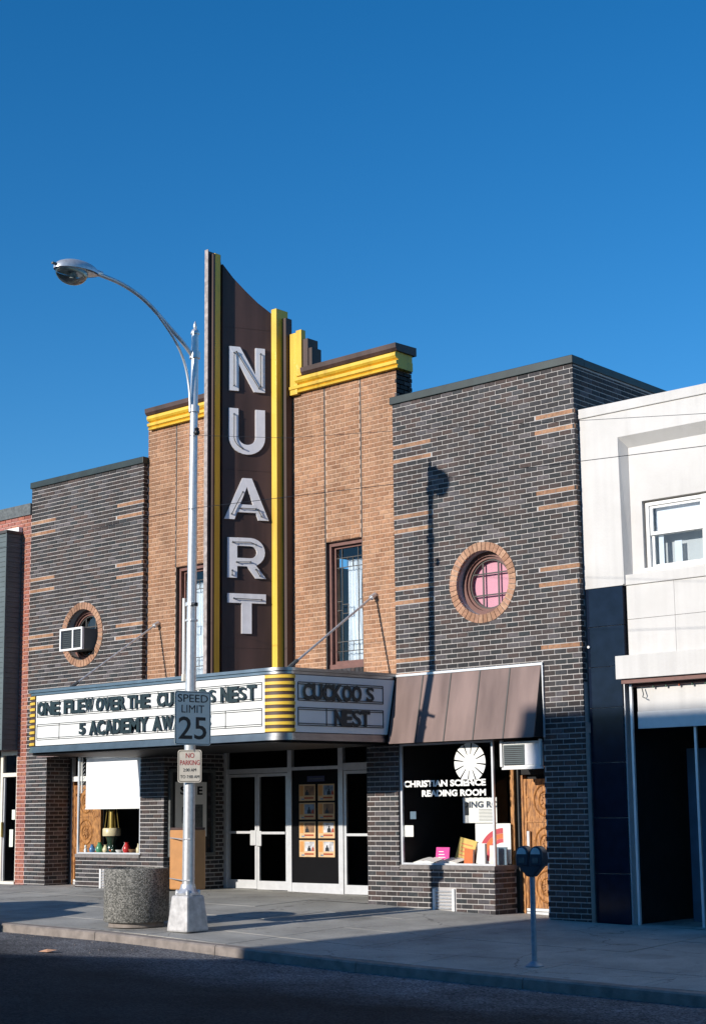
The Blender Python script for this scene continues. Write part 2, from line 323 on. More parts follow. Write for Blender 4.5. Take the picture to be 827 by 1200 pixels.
for i in range(len(xs)-1):
    for j in range(len(ys)-1):
        a, b, c, d = xs[i]+.006, xs[i+1]-.006, ys[j]+.006, ys[j+1]-.006; dz = random.uniform(-.003, .003)
        ps = [(a,c),(b,c),(b,d),(a,d)]
        # long slabs follow the slope
        MB().add([(x,y,zg(x,y)-.1) for x,y in ps]+[(x,y,zg(x,y)+dz) for x,y in ps], [[3,2,1,0],[4,5,6,7],[0,1,5,4],[1,2,6,5],[2,3,7,6],[3,0,4,7]]).build('paving_slab', 'slab', sw)
kb = empty('kerb', (0, KY, 0), kind='structure')
kx = [-45, -35, -27] + [-22+2.44*i for i in range(14)] + [14, 22, 32]
kx = sorted(kx)
for i in range(len(kx)-1):
    a, b = kx[i]+.005, kx[i+1]-.005; f = [(KY, -.28), (KY+.16, -.28), (KY+.16, .0), (KY+.035, -.002), (KY+.01, -.02)]
    vs = []; 
    for x in (a, b): vs += [(x, y, zg(x, y)+dz) for y, dz in f]
    n = len(f); MB().add(vs, [list(range(n)), list(range(n, 2*n))[::-1]]+[[q, q+n, (q+1)%n+n, (q+1)%n] for q in range(n)]).build('kerb_stone', 'kerb', kb)
# ------------------------------------------------------------------ brickwork
CH, CL, JT = .07955, .2165, .0175
Z0 = 7.677 - 97*CH
class Wall:
    """running bond laid on the shared course grid; bricks collected, the nearest become single objects"""
    def __init__(s): s.items = []     # (kind, x0,x1,z0,z1, frame)
ALL = []   # (kind, frame(o,ux,n), a0,a1,z0,z1,inset)
def lay(kind, o, ux, n, a0, a1, z0, z1, holes=(), circ=None, stripe=None, shift=0., edges=()):
    k0 = int(math.floor((z0-Z0)/CH)); k1 = int(math.ceil((z1-Z0)/CH))
    for k in range(k0, k1):
        b0 = max(Z0+k*CH+JT/2, z0); b1 = min(Z0+(k+1)*CH-JT/2, z1)
        if b1-b0 < .015: continue
        zc = (b0+b1)/2; off = (CL/2 if k % 2 else 0) + shift
        sp = [(a0, a1)]
        for (h0, h1, hz0, hz1) in holes:
            if hz0 < zc < hz1:
                q = []
                for p0, p1 in sp:
                    if h0 > p0: q.append((p0, min(p1, h0)))
                    if h1 < p1: q.append((max(p0, h1), p1))
                sp = [x for x in q if x[1]-x[0] > .001]
        if circ and abs(zc-circ[1]) < circ[2]:
            dx = math.sqrt(circ[2]**2-(zc-circ[1])**2); q = []
            for p0, p1 in sp:
                if circ[0]-dx > p0: q.append((p0, min(p1, circ[0]-dx)))
                if circ[0]+dx < p1: q.append((max(p0, circ[0]+dx), p1))
            sp = q
        if stripe and any(stripe(k, e_+d_) for e_ in edges for d_ in (-.05, .05)):
            for e_ in edges:
                sp = [q for p0, p1 in sp for q in ([(p0, e_-JT*.3), (e_+JT*.3, p1)] if p0 < e_ < p1 else [(p0, p1)])]
        for p0, p1 in sp:
            i = math.floor((p0-off)/CL)
            x = off+i*CL
            while x < p1:
                c0 = max(x+JT/2, p0+.001 if x <= p0 else p0); c1 = min(x+CL-JT/2, p1); 
                if x <= p0: c0 = p0 if p0 > x+JT/2 else x+JT/2
                if c1-c0 > .03:
                    kd = kind; ins = 0
                    if stripe:
                        st = stripe(k, (c0+c1)/2)
                        if st: kd = 'tan_brick'; ins = .008; c0 -= JT*.35; c1 += JT*.35
                    ALL.append((kd, o, ux, n, c0, c1, b0, b1, ins))
                x += CL
CAMP = Vector((12.64, -19.56, 1.6))
def flush(parent, names, limits, mats, vis):
    global ALL
    byk = {}
    for it in ALL: byk.setdefault(it[0], []).append(it)
    for kd, its in byk.items():
        def cen(it): return Vector(it[1])+Vector(it[2])*((it[4]+it[5])/2)+Vector((0,0,(it[6]+it[7])/2))
        v = sorted([it for it in its if vis(cen(it), it)], key=lambda it: (cen(it)-CAMP).length)
        single = set(id(i) for i in v[:limits[kd]]); cache = {}
        big = MB(); off = wloc(parent)
        for it in its:
            _, o, ux, n, c0, c1, b0, b1, ins = it; o, ux, n = Vector(o), Vector(ux), Vector(n)
            j = random.uniform(-.0012, .0012)
            def geo(p, w, h):
                a = p - ux*(w/2); q = []
                for dn in (0, -.03):
                    for (du, dz) in ((0,0),(w,0),(w,h),(0,h)): q.append(a+ux*du+Vector((0,0,dz))+n*dn)
                return q, [[0,1,2,3],[1,0,4,5],[2,1,5,6],[3,2,6,7],[0,3,7,4]]
            p = o + ux*((c0+c1)/2) + Vector((0,0,b0)) + n*(j-ins)
            if id(it) in single:
                key = (round(c1-c0, 3), round(b1-b0, 4), tuple(ux))
                if key not in cache:
                    q, f = geo(Vector((0,0,0)), c1-c0, b1-b0); me = bpy.data.meshes.new(names[kd]); me.from_pydata([tuple(x) for x in q], [], f); me.update(); me.materials.append(MM[mats[kd]]); cache[key] = me
                ob = bpy.data.objects.new(names[kd], cache[key]); C.objects.link(ob); ob.parent = parent; ob.location = p-off
            else: big.add(*geo(p, c1-c0, b1-b0))
        if big.v: big.build(names[kd]+'work', mats[kd], parent, kind='stuff')
    ALL = []
# ------------------------------------------------------------------ the theatre
XL0, XL1, XC1 = -13.395, -9.88, -3.59
ZT = 8.40
th = empty('theater_building', (-6.735, 0, 0), 'brick theater with dark brick wings, round windows and a taller tan brick centre', 'theater')
def wall_circ(x0, x1, z0, z1, cx, cz, r, y, depth):
    """mortar backing with a round opening and its reveal"""
    n = 40; m = MB(); ring = []; rect = []
    for i in range(n):
        a = 2*math.pi*i/n; c, s_ = math.cos(a), math.sin(a); ring.append((cx+r*c, cz+r*s_))
        t = min([(x1-cx)/c if c > 1e-9 else 1e9, (x0-cx)/c if c < -1e-9 else 1e9, (z1-cz)/s_ if s_ > 1e-9 else 1e9, (z0-cz)/s_ if s_ < -1e-9 else 1e9])
        rect.append((cx+c*t, cz+s_*t))
    vs = [(x, y, z) for x, z in ring]+[(x, y, z) for x, z in rect]+[(x, y+depth, z) for x, z in ring]
    fs = []
    for i in range(n):
        j = (i+1) % n; fs.append([i, i+n, j+n, j]); fs.append([i, j, j+2*n, i+2*n])
        # corner fill
        (ax, az), (bx_, bz) = rect[i], rect[j]
        if abs(ax-bx_) > 1e-6 and abs(az-bz) > 1e-6:
            cxn = x1 if max(ax, bx_) > x1-1e-6 else x0; czn = z1 if max(az, bz) > z1-1e-6 else z0
            vs.append((cxn, y, czn)); fs.append([i+n, len(vs)-1, j+n])
    return m.add(vs, fs)
MY = .011
def stripes_R(k, x):
    # k index of course whose top is stripe top: courses 96,93,81,78,66,63,51,(48)
    r = (96-k)
    if r < 0 or r > 50: return False
    if r % 15 not in (0, 3): return False
    if x > -.73: return r < 48
    return x < -2.79
def stripes_L(k, x):
    r = (96-k)
    if r < 0 or r > 50 or r % 15 not in (0, 3): return False
    return x > -10.66 or x < -12.60
RCX, RCZ, RR, RI = -1.80, 5.175, .645, .51
LCX = -11.69
# right wing
lay('brick', (0,0,0), (1,0,0), (0,-1,0), XC1+.006, 0, .9, ZT, [(XC1-.1, -.735, 0, 2.74)], (RCX, RCZ, RR-.01), stripes_R, shift=-.055, edges=(-.73, -2.79))
lay('brick', (0,0,0), (1,0,0), (0,-1,0), -.73, 0, -.05, .9, shift=-.055)
lay('brick', (0,0,0), (1,0,0), (0,-1,0), -4.25, XC1+.004, .05, 2.9, shift=.03)
lay('brick', (0,0,0), (1,0,0), (0,-1,0), XC1+.006, -1.70, 0, .72, [(-2.87, -2.44, -.1, .43)], shift=.03)
lay('brick', (-1.70,0,0), (0,1,0), (1,0,0), .0, .58, -.05, .72)        # window box side
lay('brick', (0,0,0), (0,1,0), (1,0,0), .0, .13, 3.5, 7.6)             # wing corner return
lay('brick', (0,0,0), (0,1,0), (1,0,0), .0, 7.0, 7.5, ZT-.05)
# left wing
lay('brick', (0,0,0), (1,0,0), (0,-1,0), XL0, XL1, .9, ZT, [(-12.73, XL1+.1, 0, 2.80)], (LCX, RCZ, RR-.01), stripes_L, shift=.02, edges=(-10.66, -12.60))
lay('brick', (0,0,0), (1,0,0), (0,-1,0), XL0, -12.735, .2, .9, shift=.02)
lay('brick', (0,0,0), (1,0,0), (0,-1,0), XL1+.002, -9.22, .16, 2.8, shift=.02)
lay('brick', (0,0,0), (1,0,0), (0,-1,0), -11.77, XL1, .16, .83, [(-10.99, -10.57, 0, .60)], shift=.02)
lay('brick', (-12.735,0,0), (0,1,0), (1,0,0), .0, .6, .2, 2.8)
lay('brick', (-9.22,0,0), (0,1,0), (1,0,0), .0, 1.55, .16, 2.8, [(.18,1.12,.84,2.44)])
lay('brick', (XL1,0,0), (0,1,0), (1,0,0), .0, .12, 3.8, ZT)
# centre, tan
GR = (-5.27, -4.37, -9.10, -8.20)
ctop = 9.05
wins = [(-5.245, -4.39, 3.93, 6.25), (-9.08, -8.225, 3.93, 6.25)]
gro = [(g-.02, g+.02, 6.25, ctop) for g in (-5.235, -4.40, -9.07, -8.235)]
lay('tan_brick', (0,.12,0), (1,0,0), (0,-1,0), XL1+.004, XC1, 3.4, ctop, wins+gro)
lay('brick', (XC1,0,0), (0,1,0), (1,0,0), .12, .55, 8.30, 9.08)
lay('tan_brick', (XL1,0,0), (0,1,0), (-1,0,0), .12, .55, 8.30, 9.08)
def vis(c, it):
    if it[2][1] == 1 and it[0] == 'brick': return False
    return it[3] != (1,0,0)
flush(th, {'brick': 'brick', 'tan_brick': 'tan_brick'}, {'brick': 300, 'tan_brick': 300}, {'brick': 'dbrick', 'tan_brick': 'tbrick'}, vis)
# mortar / structure behind the bricks
wall_circ(XC1, 0, 2.74, ZT, RCX, RCZ, RI, MY, .30).build('wall', 'dmortar', th)
wall_circ(XL0, XL1, 2.80, ZT, LCX, RCZ, RI, MY, .30).build('wall', 'dmortar', th)
for q_ in ((-.73, -.001, MY, .35, -.3, 2.74),
    (-4.25, XC1, MY, .35, -.3, 2.9),
    (XC1, -1.708, MY, .12, -.3, .725),
    (-1.80, -1.708, .12, .58, -.3, .725),
    (-.05, -.008, MY+.002, 8, 2.9, ZT),
    (XL0, -12.743, MY, .6, -.2, 2.80),
    (XL1, -9.228, MY, 1.7, -.2, 2.9),
    (-11.77, XL1, MY, .12, -.2, .825),
    (XL1-.3, XL1-.008, .02, .5, 2.9, ZT),
    (XL0, XL0+.05, .31, 8, 2.9, ZT)):
    MB().box(*q_).build('wall', 'dmortar', th)
m = MB()
yb = .128
for a, b, c, d in [(XL1-.0, -9.08, 3.4, ctop), (-8.225, -5.245, 3.4, ctop), (-4.39, XC1-.008, 3.4, ctop), (-9.08, -8.225, 6.25, ctop), (-5.245, -4.39, 6.25, ctop), (-9.08,-8.225,3.4,3.93), (-5.245,-4.39,3.4,3.93)]:
    MB().box(a, b, yb, .5, c, d).build('wall', 'tmortar', th)
bx('parapet_return', 'dmortar', th, XC1-.16, XC1-.008, .13, .54, 8.2, 9.02); bx('parapet_return', 'dmortar', th, XL1+.008, XL1+.2, .13, .54, 8.2, 9.02)
for g in (-5.235, -4.40, -9.07, -8.235):
    bx('groove_strip', 'lead', th, g-.0125, g+.0125, .122, .131, 6.25, ctop)
# flat roofs and rear body
bx('roof', 'dark', th, XL0+.1, -.1, .6, 20, 8.0, 8.05); bx('rear_wall', 'dmortar', th, XL0+.1, -.1, 19.7, 20, 0, 8.0)
# parapet caps
bx('parapet_cap', 'cap', th, XC1-.035, .025, -.03, .30, ZT-.02, ZT+.11, bev=.008)
bx('parapet_cap', 'cap', th, -.28, .022, .303, 8, ZT-.018, ZT+.105, bev=.008)
bx('parapet_cap', 'cap', th, XL0-.03, XL1+.012, -.03, .30, ZT-.02, ZT+.11, bev=.008)
bx('parapet_cap', 'cap', th, XL0-.03, XL0+.27, .303, 8, ZT-.018, ZT+.105, bev=.008)
# cornice of the centre, mirrored about x=-6.735
def mir(x0, x1, s): return (x0, x1) if s > 0 else (-13.47-x1, -13.47-x0)
for s in (1, -1):
    LE = -9.80
    a, b = mir(-5.98, -3.49, s); a = max(a, LE)
    def prof(p, a, b, m, nm):
        vs = []
        for x in (a, b): vs += [(x, y, z) for y, z in p]
        n = len(p); MB().add(vs, [list(range(n)), list(range(n, 2*n))[::-1]]+[[q, q+n, (q+1)%n+n, (q+1)%n] for q in range(n)]).build(nm, m, th)
    prof([(.45,9.03),(.04,9.03),(.03,9.06),(.06,9.075),(.01,9.10),(.005,9.15),(.055,9.165),(.07,9.18),(.45,9.18)], a, b, 'yellow', 'cornice')
    a2, b2 = mir(-5.83, -3.50, s); a2 = max(a2, LE+.003)
    prof([(.45,9.182),(.06,9.182),(.02,9.20),(-.01,9.235),(-.005,9.29),(.03,9.31),(.45,9.31)], a2, b2, 'yellow', 'cornice')
    a3, b3 = mir(-5.66, -3.46, s); a3 = max(a3, LE-.02)
    prof([(.52,9.312),(.0,9.312),(-.035,9.36),(-.045,9.44),(.52,9.46)], a3, b3, 'brown', 'parapet_cap')
    for (u, v, y, zt) in ((-5.98,-5.80,.03,10.14), (-5.798,-5.665,-.005,10.16)):
        p, q = mir(u, v, s); bx('cornice_upright', 'yellow', th, p, q, y, .13 if u < -5.9 else .11, 9.0 if u < -5.9 else 9.312, zt, bev=.006)
    for (u, v, y, zt) in ((-5.66,-5.54,.03,9.98), (-5.538,-5.46,.05,9.80)):
        p, q = mir(u, v, s); bx('stepped_block', 'brown', th, p, q, y, .30, 9.46, zt, bev=.006)
    p, q = mir(-6.02, -5.982, s)
# round windows
def ring_bricks(cx, cz):
    n = 44
    for i in range(n):
        a0 = 2*math.pi*(i+.06)/n; a1 = 2*math.pi*(i+.94)/n; o_ = random.uniform(-.003, .003)
        pr = [(RI, a0), (RR+o_, a0), (RR+o_, a1), (RI, a1)]
        m = MB(); m.ext([(r*math.cos(a), r*math.sin(a)) for r, a in pr], (cx, .05, cz), (1,0,0), (0,0,1), (0,-1,0), .056+random.uniform(-.002,.002)); m.build('arch_brick', 'abrick', th)
for cx, cz, R_ in ((RCX, RCZ, 0), (LCX, RCZ, 1)):
    ring_bricks(cx, cz)
    n = 40
    def annulus(r0, r1, y0, y1, mt, nm, par):
        vs = []; fs = []
        for i in range(n):
            a = 2*math.pi*i/n; c, s_ = math.cos(a), math.sin(a)
            vs += [(cx+r0*c, y0, cz+r0*s_), (cx+r1*c, y0, cz+r1*s_), (cx+r1*c, y1, cz+r1*s_), (cx+r0*c, y1, cz+r0*s_)]
        for i in range(n):
            j = (i+1) % n
            for q in range(4): fs.append([i*4+q, i*4+(q+1)%4, j*4+(q+1)%4, j*4+q])
        return MB().add(vs, fs).build(nm, mt, par, smooth=True)
    annulus(RI+.0, RR-.01, .03, .06, 'tmortar', 'ring_mortar', th)
    wn = empty('round_window', (0,0,0), 'round window with pink shade behind leaded bars' if not R_ else 'round window with clear glass above the air conditioner'); wn.parent = th; wn.location = Vector((cx, .2, cz-.5))-wloc(th)
    annulus(.44, RI+.01, .16, .30, 'wframe', 'frame', wn); annulus(.40, .438, .20, .28, 'wframe', 'frame', wn); annulus(.375, .40, .225, .27, 'lead', 'frame', wn)
    MB().add([(cx+.40*math.cos(2*math.pi*i/n), .25, cz+.40*math.sin(2*math.pi*i/n)) for i in range(n)], [list(range(n))]).build('pane', 'clear' if not R_ else 'skyglass', wn)
    bars = [(-.145,.145)]
    for t in (-.15, .15):
        h = math.sqrt(.40**2-t*t)
        bx('glazing_bar', 'lead', wn, cx+t-.014, cx+t+.014, .232, .244, cz-h, cz+h)
        if not R_ or t > 0: bx('glazing_bar', 'lead', wn, cx-h, cx+h, .230, .242, cz+t*1.15-.011, cz+t*1.15+.011)
    MB().add([(cx+.48*math.cos(2*math.pi*i/n), .30, cz+.48*math.sin(2*math.pi*i/n)) for i in range(n)], [list(range(n))]).build('shade', 'pink' if not R_ else 'dark', wn)
# tall leaded windows of the centre
def tall_window(x0, x1):
    wn = empty('leaded_window', (0,0,0), None); wn.parent = th; wn.location = Vector(((x0+x1)/2, .3, 4.04))-wloc(th)
    z0, z1 = 4.03, 6.245
    for i in range(9):                                       # soldier sill bricks
        w_ = (x1-x0)/9; bx('sill_brick', 'dbrick', th, x0+i*w_+.005, x0+(i+1)*w_-.005, .112, .3, 3.93, 4.03)
    m = MB(); t = .055
    m.box(x0+.02, x0+.02+t, .20, .36, z0, z1); m.box(x1-.02-t, x1-.02, .20, .36, z0, z1); m.box(x0+.02, x1-.02, .202, .358, z1-.07, z1-.002); m.box(x0+.02, x1-.02, .19, .36, z0, z0+.09)
    m.build('frame', 'wframe', wn)
    a, b, c, d = x0+.085, x1-.085, z0+.10, z1-.075; m = MB(); t = .035
    m.box(a, a+t, .27, .31, c, d); m.box(b-t, b, .27, .31, c, d); m.box(a+t, b-t, .27, .31, d-t, d); m.box(a+t, b-t, .27, .31, c, c+.05); m.build('sash', 'wframe', wn)
    a += t; b -= t; c += .05; d -= t; W = b-a; H = d-c
    vx = [a+.2*W, b-.2*W]; hz = [c+.085*H, c+.17*H, c+.45*H, c+.53*H, d-.17*H, d-.085*H]
    g = .007
    for x in vx: bx('glazing_bar', 'lead', wn, x-g, x+g, .288, .298, c, d)
    for i, z in enumerate(hz):
        if i in (2, 3):
            bx('glazing_bar', 'lead', wn, a, vx[0]-g, .288, .298, z-g, z+g); bx('glazing_bar', 'lead', wn, vx[1]+g, b, .288, .298, z-g, z+g)
            bx('glazing_bar', 'lead', wn, vx[0]+g, vx[0]+.2*W, .288, .298, z-g-.06, z+g-.06); bx('glazing_bar', 'lead', wn, vx[0]+.2*W, vx[0]+.2*W+2*g, .288, .298, hz[2]-.07, hz[3]-.05) if i == 2 else None
        else: bx('glazing_bar', 'lead', wn, a, b, .286, .2965, z-g, z+g)
    for x in (vx[0]+.2*W, vx[0]+.4*W):
        for (p, q) in ((hz[0], hz[1]), (hz[4], hz[5])): bx('glazing_bar', 'lead', wn, x-g*.7, x+g*.7, .289, .297, p, q)
    xs_ = [a]+vx+[b]; zs_ = [c, hz[0], hz[1], hz[4], hz[5], d]
    for i in range(3):
        for j in range(5):
            tl = random.uniform(-.0025, .0025)
            MB().add([(xs_[i], .30+tl, zs_[j]), (xs_[i+1], .30-tl, zs_[j]), (xs_[i+1], .30-tl, zs_[j+1]), (xs_[i], .30+tl, zs_[j+1])], [[0,1,2,3]]).build('pane', 'skyglass', wn)
    # tied-back curtain: folds
    vs = []; fs = []; nn = 40
    for j in range(13):
        f = j/12; z = c+f*H*.9
        for i in range(nn+1):
            u = i/nn; sp = .72-.18*math.sin(f*2.4)
            x = a+W*(.22+ (u)*(sp)); vs.append((x, .42+.02*math.sin(u*math.pi*9+f*1.5)+.008*math.sin(u*23), z))
    for j in range(12):
        for i in range(nn): p = j*(nn+1)+i; fs.append([p, p+1, p+nn+2, p+nn+1])
    MB().add(vs, fs).build('curtain', 'curtain', wn, smooth=True)
    bx('room_back', 'dark', wn, x0-.1, x1+.1, 1.2, 1.22, z0-.1, z1+.1)
    MB().box(x0, x0+.018, .13, .36, z0, z1).box(x1-.018, x1, .13, .36, z0, z1).build('reveal', 'lead', wn)
tall_window(-5.245, -4.39); tall_window(-9.08, -8.225)
# lobby recess
def lobbyz(x): return zf(x)
m = MB(); m.box(-9.9, -3.6, -.01, 1.7, 2.93, 2.99); m.build('lobby_ceiling', 'dark', th)
m = MB(); m.box(-4.25+.001, -4.15, .351, 1.7, -.2, 2.92); m.build('lobby_wall', 'dbrick', th)
ps = [(-9.22,0),(-4.25,0),(-4.25,1.7),(-9.22,1.7)]
def floor(x0, x1, y0, y1, nm='lobby_floor'):
    m = MB(); n = 8
    vs = []; fs = []
    for i in range(n+1):
        x = x0+(x1-x0)*i/n; vs += [(x, y0, zf(x)), (x, y1, zf(x))]
    for i in range(n): fs.append([2*i, 2*i+2, 2*i+3, 2*i+1])
    m.add(vs, fs).build(nm, 'slab', th)
floor(-9.22, -4.25, .0, 1.62); floor(-12.74, -11.77, .0, .7, 'entry_floor'); floor(-1.70, -.73, 0, .7, 'entry_floor')
YD = 1.55
def zl(x): return zf(x)
def leaf(x0, x1, hinge, label=None):
    zb = zl((x0+x1)/2)+.01; d = empty('lobby_door', (0,0,0), label); d.parent = th; d.location = Vector(((x0+x1)/2, YD, zb))-wloc(th)
    t = .055; zt = 2.36; m = MB()
    m.box(x0, x0+t, YD, YD+.045, zb, zt); m.box(x1-t, x1, YD, YD+.045, zb, zt); m.box(x0+t, x1-t, YD, YD+.045, zb, zb+.16); m.box(x0+t, x1-t, YD, YD+.045, zt-t, zt)
    m.build('frame', 'alu', d)
    MB().add([(x0+t, YD+.02, zb+.16), (x1-t, YD+.02, zb+.16), (x1-t, YD+.02, zt-t), (x0+t, YD+.02, zt-t)], [[0,1,2,3]]).build('glass', 'clear', d)
    zz = zb+1.02
    bx('push_bar', 'alu', d, x0+t, x1-t, YD-.03, YD-.005, zz, zz+.045)
    hx = x0+.0 if hinge == 'r' else x1-.14
    bx('handle', 'alu', d, hx, hx+.14, YD-.045, YD-.012, zz-.22, zz+.06, bev=.01)
leaf(-9.13, -8.335, 'l'); leaf(-8.325, -7.53, 'r'); leaf(-6.14, -5.24, 'l'); leaf(-5.23, -4.33, 'r')
m = MB()
for x0, x1 in ((-9.21,-9.135), (-7.52,-7.42), (-6.26,-6.15), (-4.32,-4.26)): m.box(x0, x1, YD-.02, YD+.06, zl(x0)-.02, 2.92)
m.box(-9.135, -7.52, YD-.01, YD+.05, 2.37, 2.46); m.box(-7.42, -6.26, YD-.01, YD+.05, 2.40, 2.46); m.box(-6.15, -4.32, YD-.01, YD+.05, 2.37, 2.50)
m.box(-7.42, -6.26, YD-.012, YD+.05, zl(-6.8)-.02, zl(-6.8)+.17)
m.build('door_surround', 'alu', th)
for a, b in ((-9.135,-7.52),(-7.42,-6.26),(-6.15,-4.32)): MB().add([(a,YD+.02,2.46),(b,YD+.02,2.46),(b,YD+.02,2.92),(a,YD+.02,2.92)], [[0,1,2,3]]).build('transom_pane', 'clear', th)
bx('poster_board', 'board', th, -7.42, -6.26, YD+.005, YD+.04, zl(-6.8)+.17, 2.40)
# dark lobby behind the doors
m = MB(); m.box(-9.6, -3.9, 5.0, 5.05, -.2, 3.2); m.box(-9.6, -9.55, 1.62, 5, -.2, 3.2); m.box(-3.95, -3.9, 1.62, 5, -.2, 3.2); m.box(-9.6, -3.9, 1.62, 5.04, 3.0, 3.05); m.box(-9.6,-3.9,1.62,5.04,-.05,.12); m.build('lobby_interior', 'dark', th)
# display windows
MM['sillm'] = mat('grey_sill', (.20,.18,.17), .8, noise=.2, nscale=14)
def display(x0, x1, zs, zt, lab, side=True):
    d = empty('display_window', (0,0,0), lab); d.parent = th; d.location = Vector(((x0+x1)/2, .05, zs))-wloc(th)
    bx('sill', 'sillm', d, x0-.0, x1+.012, -.015, .6, zs-.085, zs-.02)
    MB().add([(x0+.03, .05, zs), (x1-.03, .05, zs), (x1-.03, .05, zt), (x0+.03, .05, zt)], [[0,1,2,3]]).build('pane', 'clear', d)
    xg = x1-.015 if side else x0+.015
    MB().add([(xg, .07, zs), (xg, .56, zs), (xg, .56, zt), (xg, .07, zt)], [[0,1,2,3]]).build('pane', 'clear', d)
    bx('mullion', 'alu', d, x0, x0+.035, .03, .07, zs-.02, zt); bx('mullion', 'alu', d, x1-.035, x1, .03, .07, zs-.02, zt)
    bx('frame_rail', 'alu', d, x0+.035, x1-.035, .035, .065, zs-.018, zs+.012); bx('frame_rail', 'alu', d, x0+.035, x1-.035, .035, .065, zt-.03, zt)
    bx('jamb', 'wood', d, *((x1-.07, x1) if side else (x0, x0+.07)), .56, .62, zs-.02, zt)
    m = MB(); m.box(x0, x1-.1, 2.4, 2.42, 0, 3)
    if side: m.box(x0-.02, x0+.0, .08, 2.4, 0, 3); m.box(x1-.09, x1-.07, .622, 2.4, 0, 3.)
    else: m.box(x1, x1+.012, .08, 2.4, 0, 3); m.box(x0+.07, x0+.09, .622, 2.4, 0, 3.)
    if 1:
        m.box(x0, x1-.02, .08, 2.4, zt+.02, zt+.04); m.box(x0, x1-.1, .6, 2.4, zs-.5, zs-.46)
    m.build('window_interior', 'dark', d)
    return d
dr = display(XC1+.03, -1.70, .80, 2.70, 'display window with white lettering')
dl = display(-11.77, -9.90, .90, 2.78, 'display window with white blind', False)
# storefront headers
bx('storefront_header', 'dark', th, XC1, -.735, .02, .8, 2.70, 2.742); bx('storefront_header', 'dark', th, -12.74, XL1, .02, .8, 2.782, 2.80)
# entry doors (carved)
def carved(x0, x1, y, zb, zt, fullx):
    d = empty('carved_door', (0,0,0), 'carved wooden door'); d.parent = th; d.location = Vector(((x0+x1)/2, y, zb))-wloc(th)
    m = MB(); m.box(x0-.1, x0-.05, y-.04, y+.1, zb-.1, 2.76); m.build('door_jamb', 'lead', d)
    bx('door_jamb', 'wood', d, x0-.048, x0, y-.03, y+.1, zb-.1, zt+.06)
    bx('door_slab', 'wood', d, x0, x1, y, y+.05, zb+.10, zt)
    bx('kick_plate', 'alu', d, x0, x1, y-.01, y+.05, zb+.0, zb+.045); bx('kick_plate', 'wpaint', d, x0, x1, y-.006, y+.05, zb+.055, zb+.095)
    cx = (x0+x1)/2
    def ringc(cx, cz, r, k):
        n = 20; m = MB(); w_ = .03
        for rr in (r, r*.55):
            vs = []; fs = []
            for i in range(n):
                a = 2*math.pi*i/n
                for (q, yy) in ((rr-w_/2, y), (rr, y-.02), (rr+w_/2, y)): vs.append((cx+q*math.cos(a), yy-.001, cz+q*math.sin(a)*k))
            for i in range(n):
                j = (i+1) % n
                for q in range(2): fs.append([i*3+q, j*3+q, j*3+q+1, i*3+q+1])
            m.add(vs, fs)
        for i in range(8):
            a = math.pi*i/4; m.ext([(-.012,.05*1),(0,r*.5),(.012,.05)], (cx, y-.001, cz), (math.cos(a),0,math.sin(a)), (-math.sin(a),0,math.cos(a)), (0,-1,0), .015)
        m.build('carving', 'wood', d)
    h = (zt-zb-.1)/3
    for i in range(3):
        z0 = zb+.1+i*h; ringc(cx, z0+h/2, .2, 1.2)
        for k in range(7):
            for sx in (-1, 1):
                zz = z0+.05+k*(h-.1)/6; a = random.uniform(0, 3)
                m = None
    m = MB()
    for i in range(60):
        px_ = random.uniform(x0+.05, x1-.05); pz = random.uniform(zb+.15, zt-.05); a = random.uniform(0, 6.28)
        m.ext([(-.04,0),(0,-.015),(.04,0),(0,.015)], (px_, y-.001, pz), (math.cos(a),0,math.sin(a)), (-math.sin(a),0,math.cos(a)), (0,-1,0), .008)
    for i in (1, 2): m.box(x0+.01, x1-.01, y-.012, y, zb+.1+i*h-.012, zb+.1+i*h+.012)
    m.box(x0+.0, x0+.05, y-.014, y, zb+.1, zt)
    m.build('carving', 'wood', d)
    return d
carved(-1.55, -.76, .62, .03, 2.10, None); carved(-12.60, -11.85, .62, .255, 2.22, None)
bx('entry_back', 'dark', th, -1.70, -.735, .70, .75, 0, 2.74); bx('entry_back', 'dark', th, -12.73, -11.77, .70, .75, 0, 2.8); bx('door_head', 'dark', th, -1.66,-.74,.60,.695,2.17,2.25)
bx('door_pull', 'alu', th, -1.475, -1.43, .56, .60, .95, 1.30)
bx('entry_transom', 'wpaint', th, -12.70, -11.80, .60, .64, 2.30, 2.40); MB().box(-12.66, -12.63, .58, .66, .25, 2.78).build('entry_post', 'alu', th)
# bulkhead vents
def vent(x0, x1, z0, z1):
    v = empty('vent', (0,0,0), None); v.parent = th; v.location = Vector(((x0+x1)/2, 0, z0))-wloc(th)
    bx('side_rail', 'wpaint', v, x0, x0+.045, -.02, .05, z0, z1); bx('side_rail', 'wpaint', v, x1-.045, x1, -.02, .05, z0, z1)
    n = 7
    for i in range(n):
        z = z0+(z1-z0)*i/n; MB().add([(x0+.045,-.01,z),(x1-.045,-.01,z),(x1-.045,.03,z+.045),(x0+.045,.03,z+.045),(x0+.045,-.006,z-.004),(x1-.045,-.006,z-.004),(x1-.045,.034,z+.041),(x0+.045,.034,z+.041)], [[0,1,2,3],[7,6,5,4],[0,4,5,1]]).build('louver', 'galv', v)
    bx('vent_back', 'dark', v, x0, x1, .04, .045, z0, z1)
vent(-2.90, -2.47, .06, .42); vent(-11.02, -10.56, .22, .60)
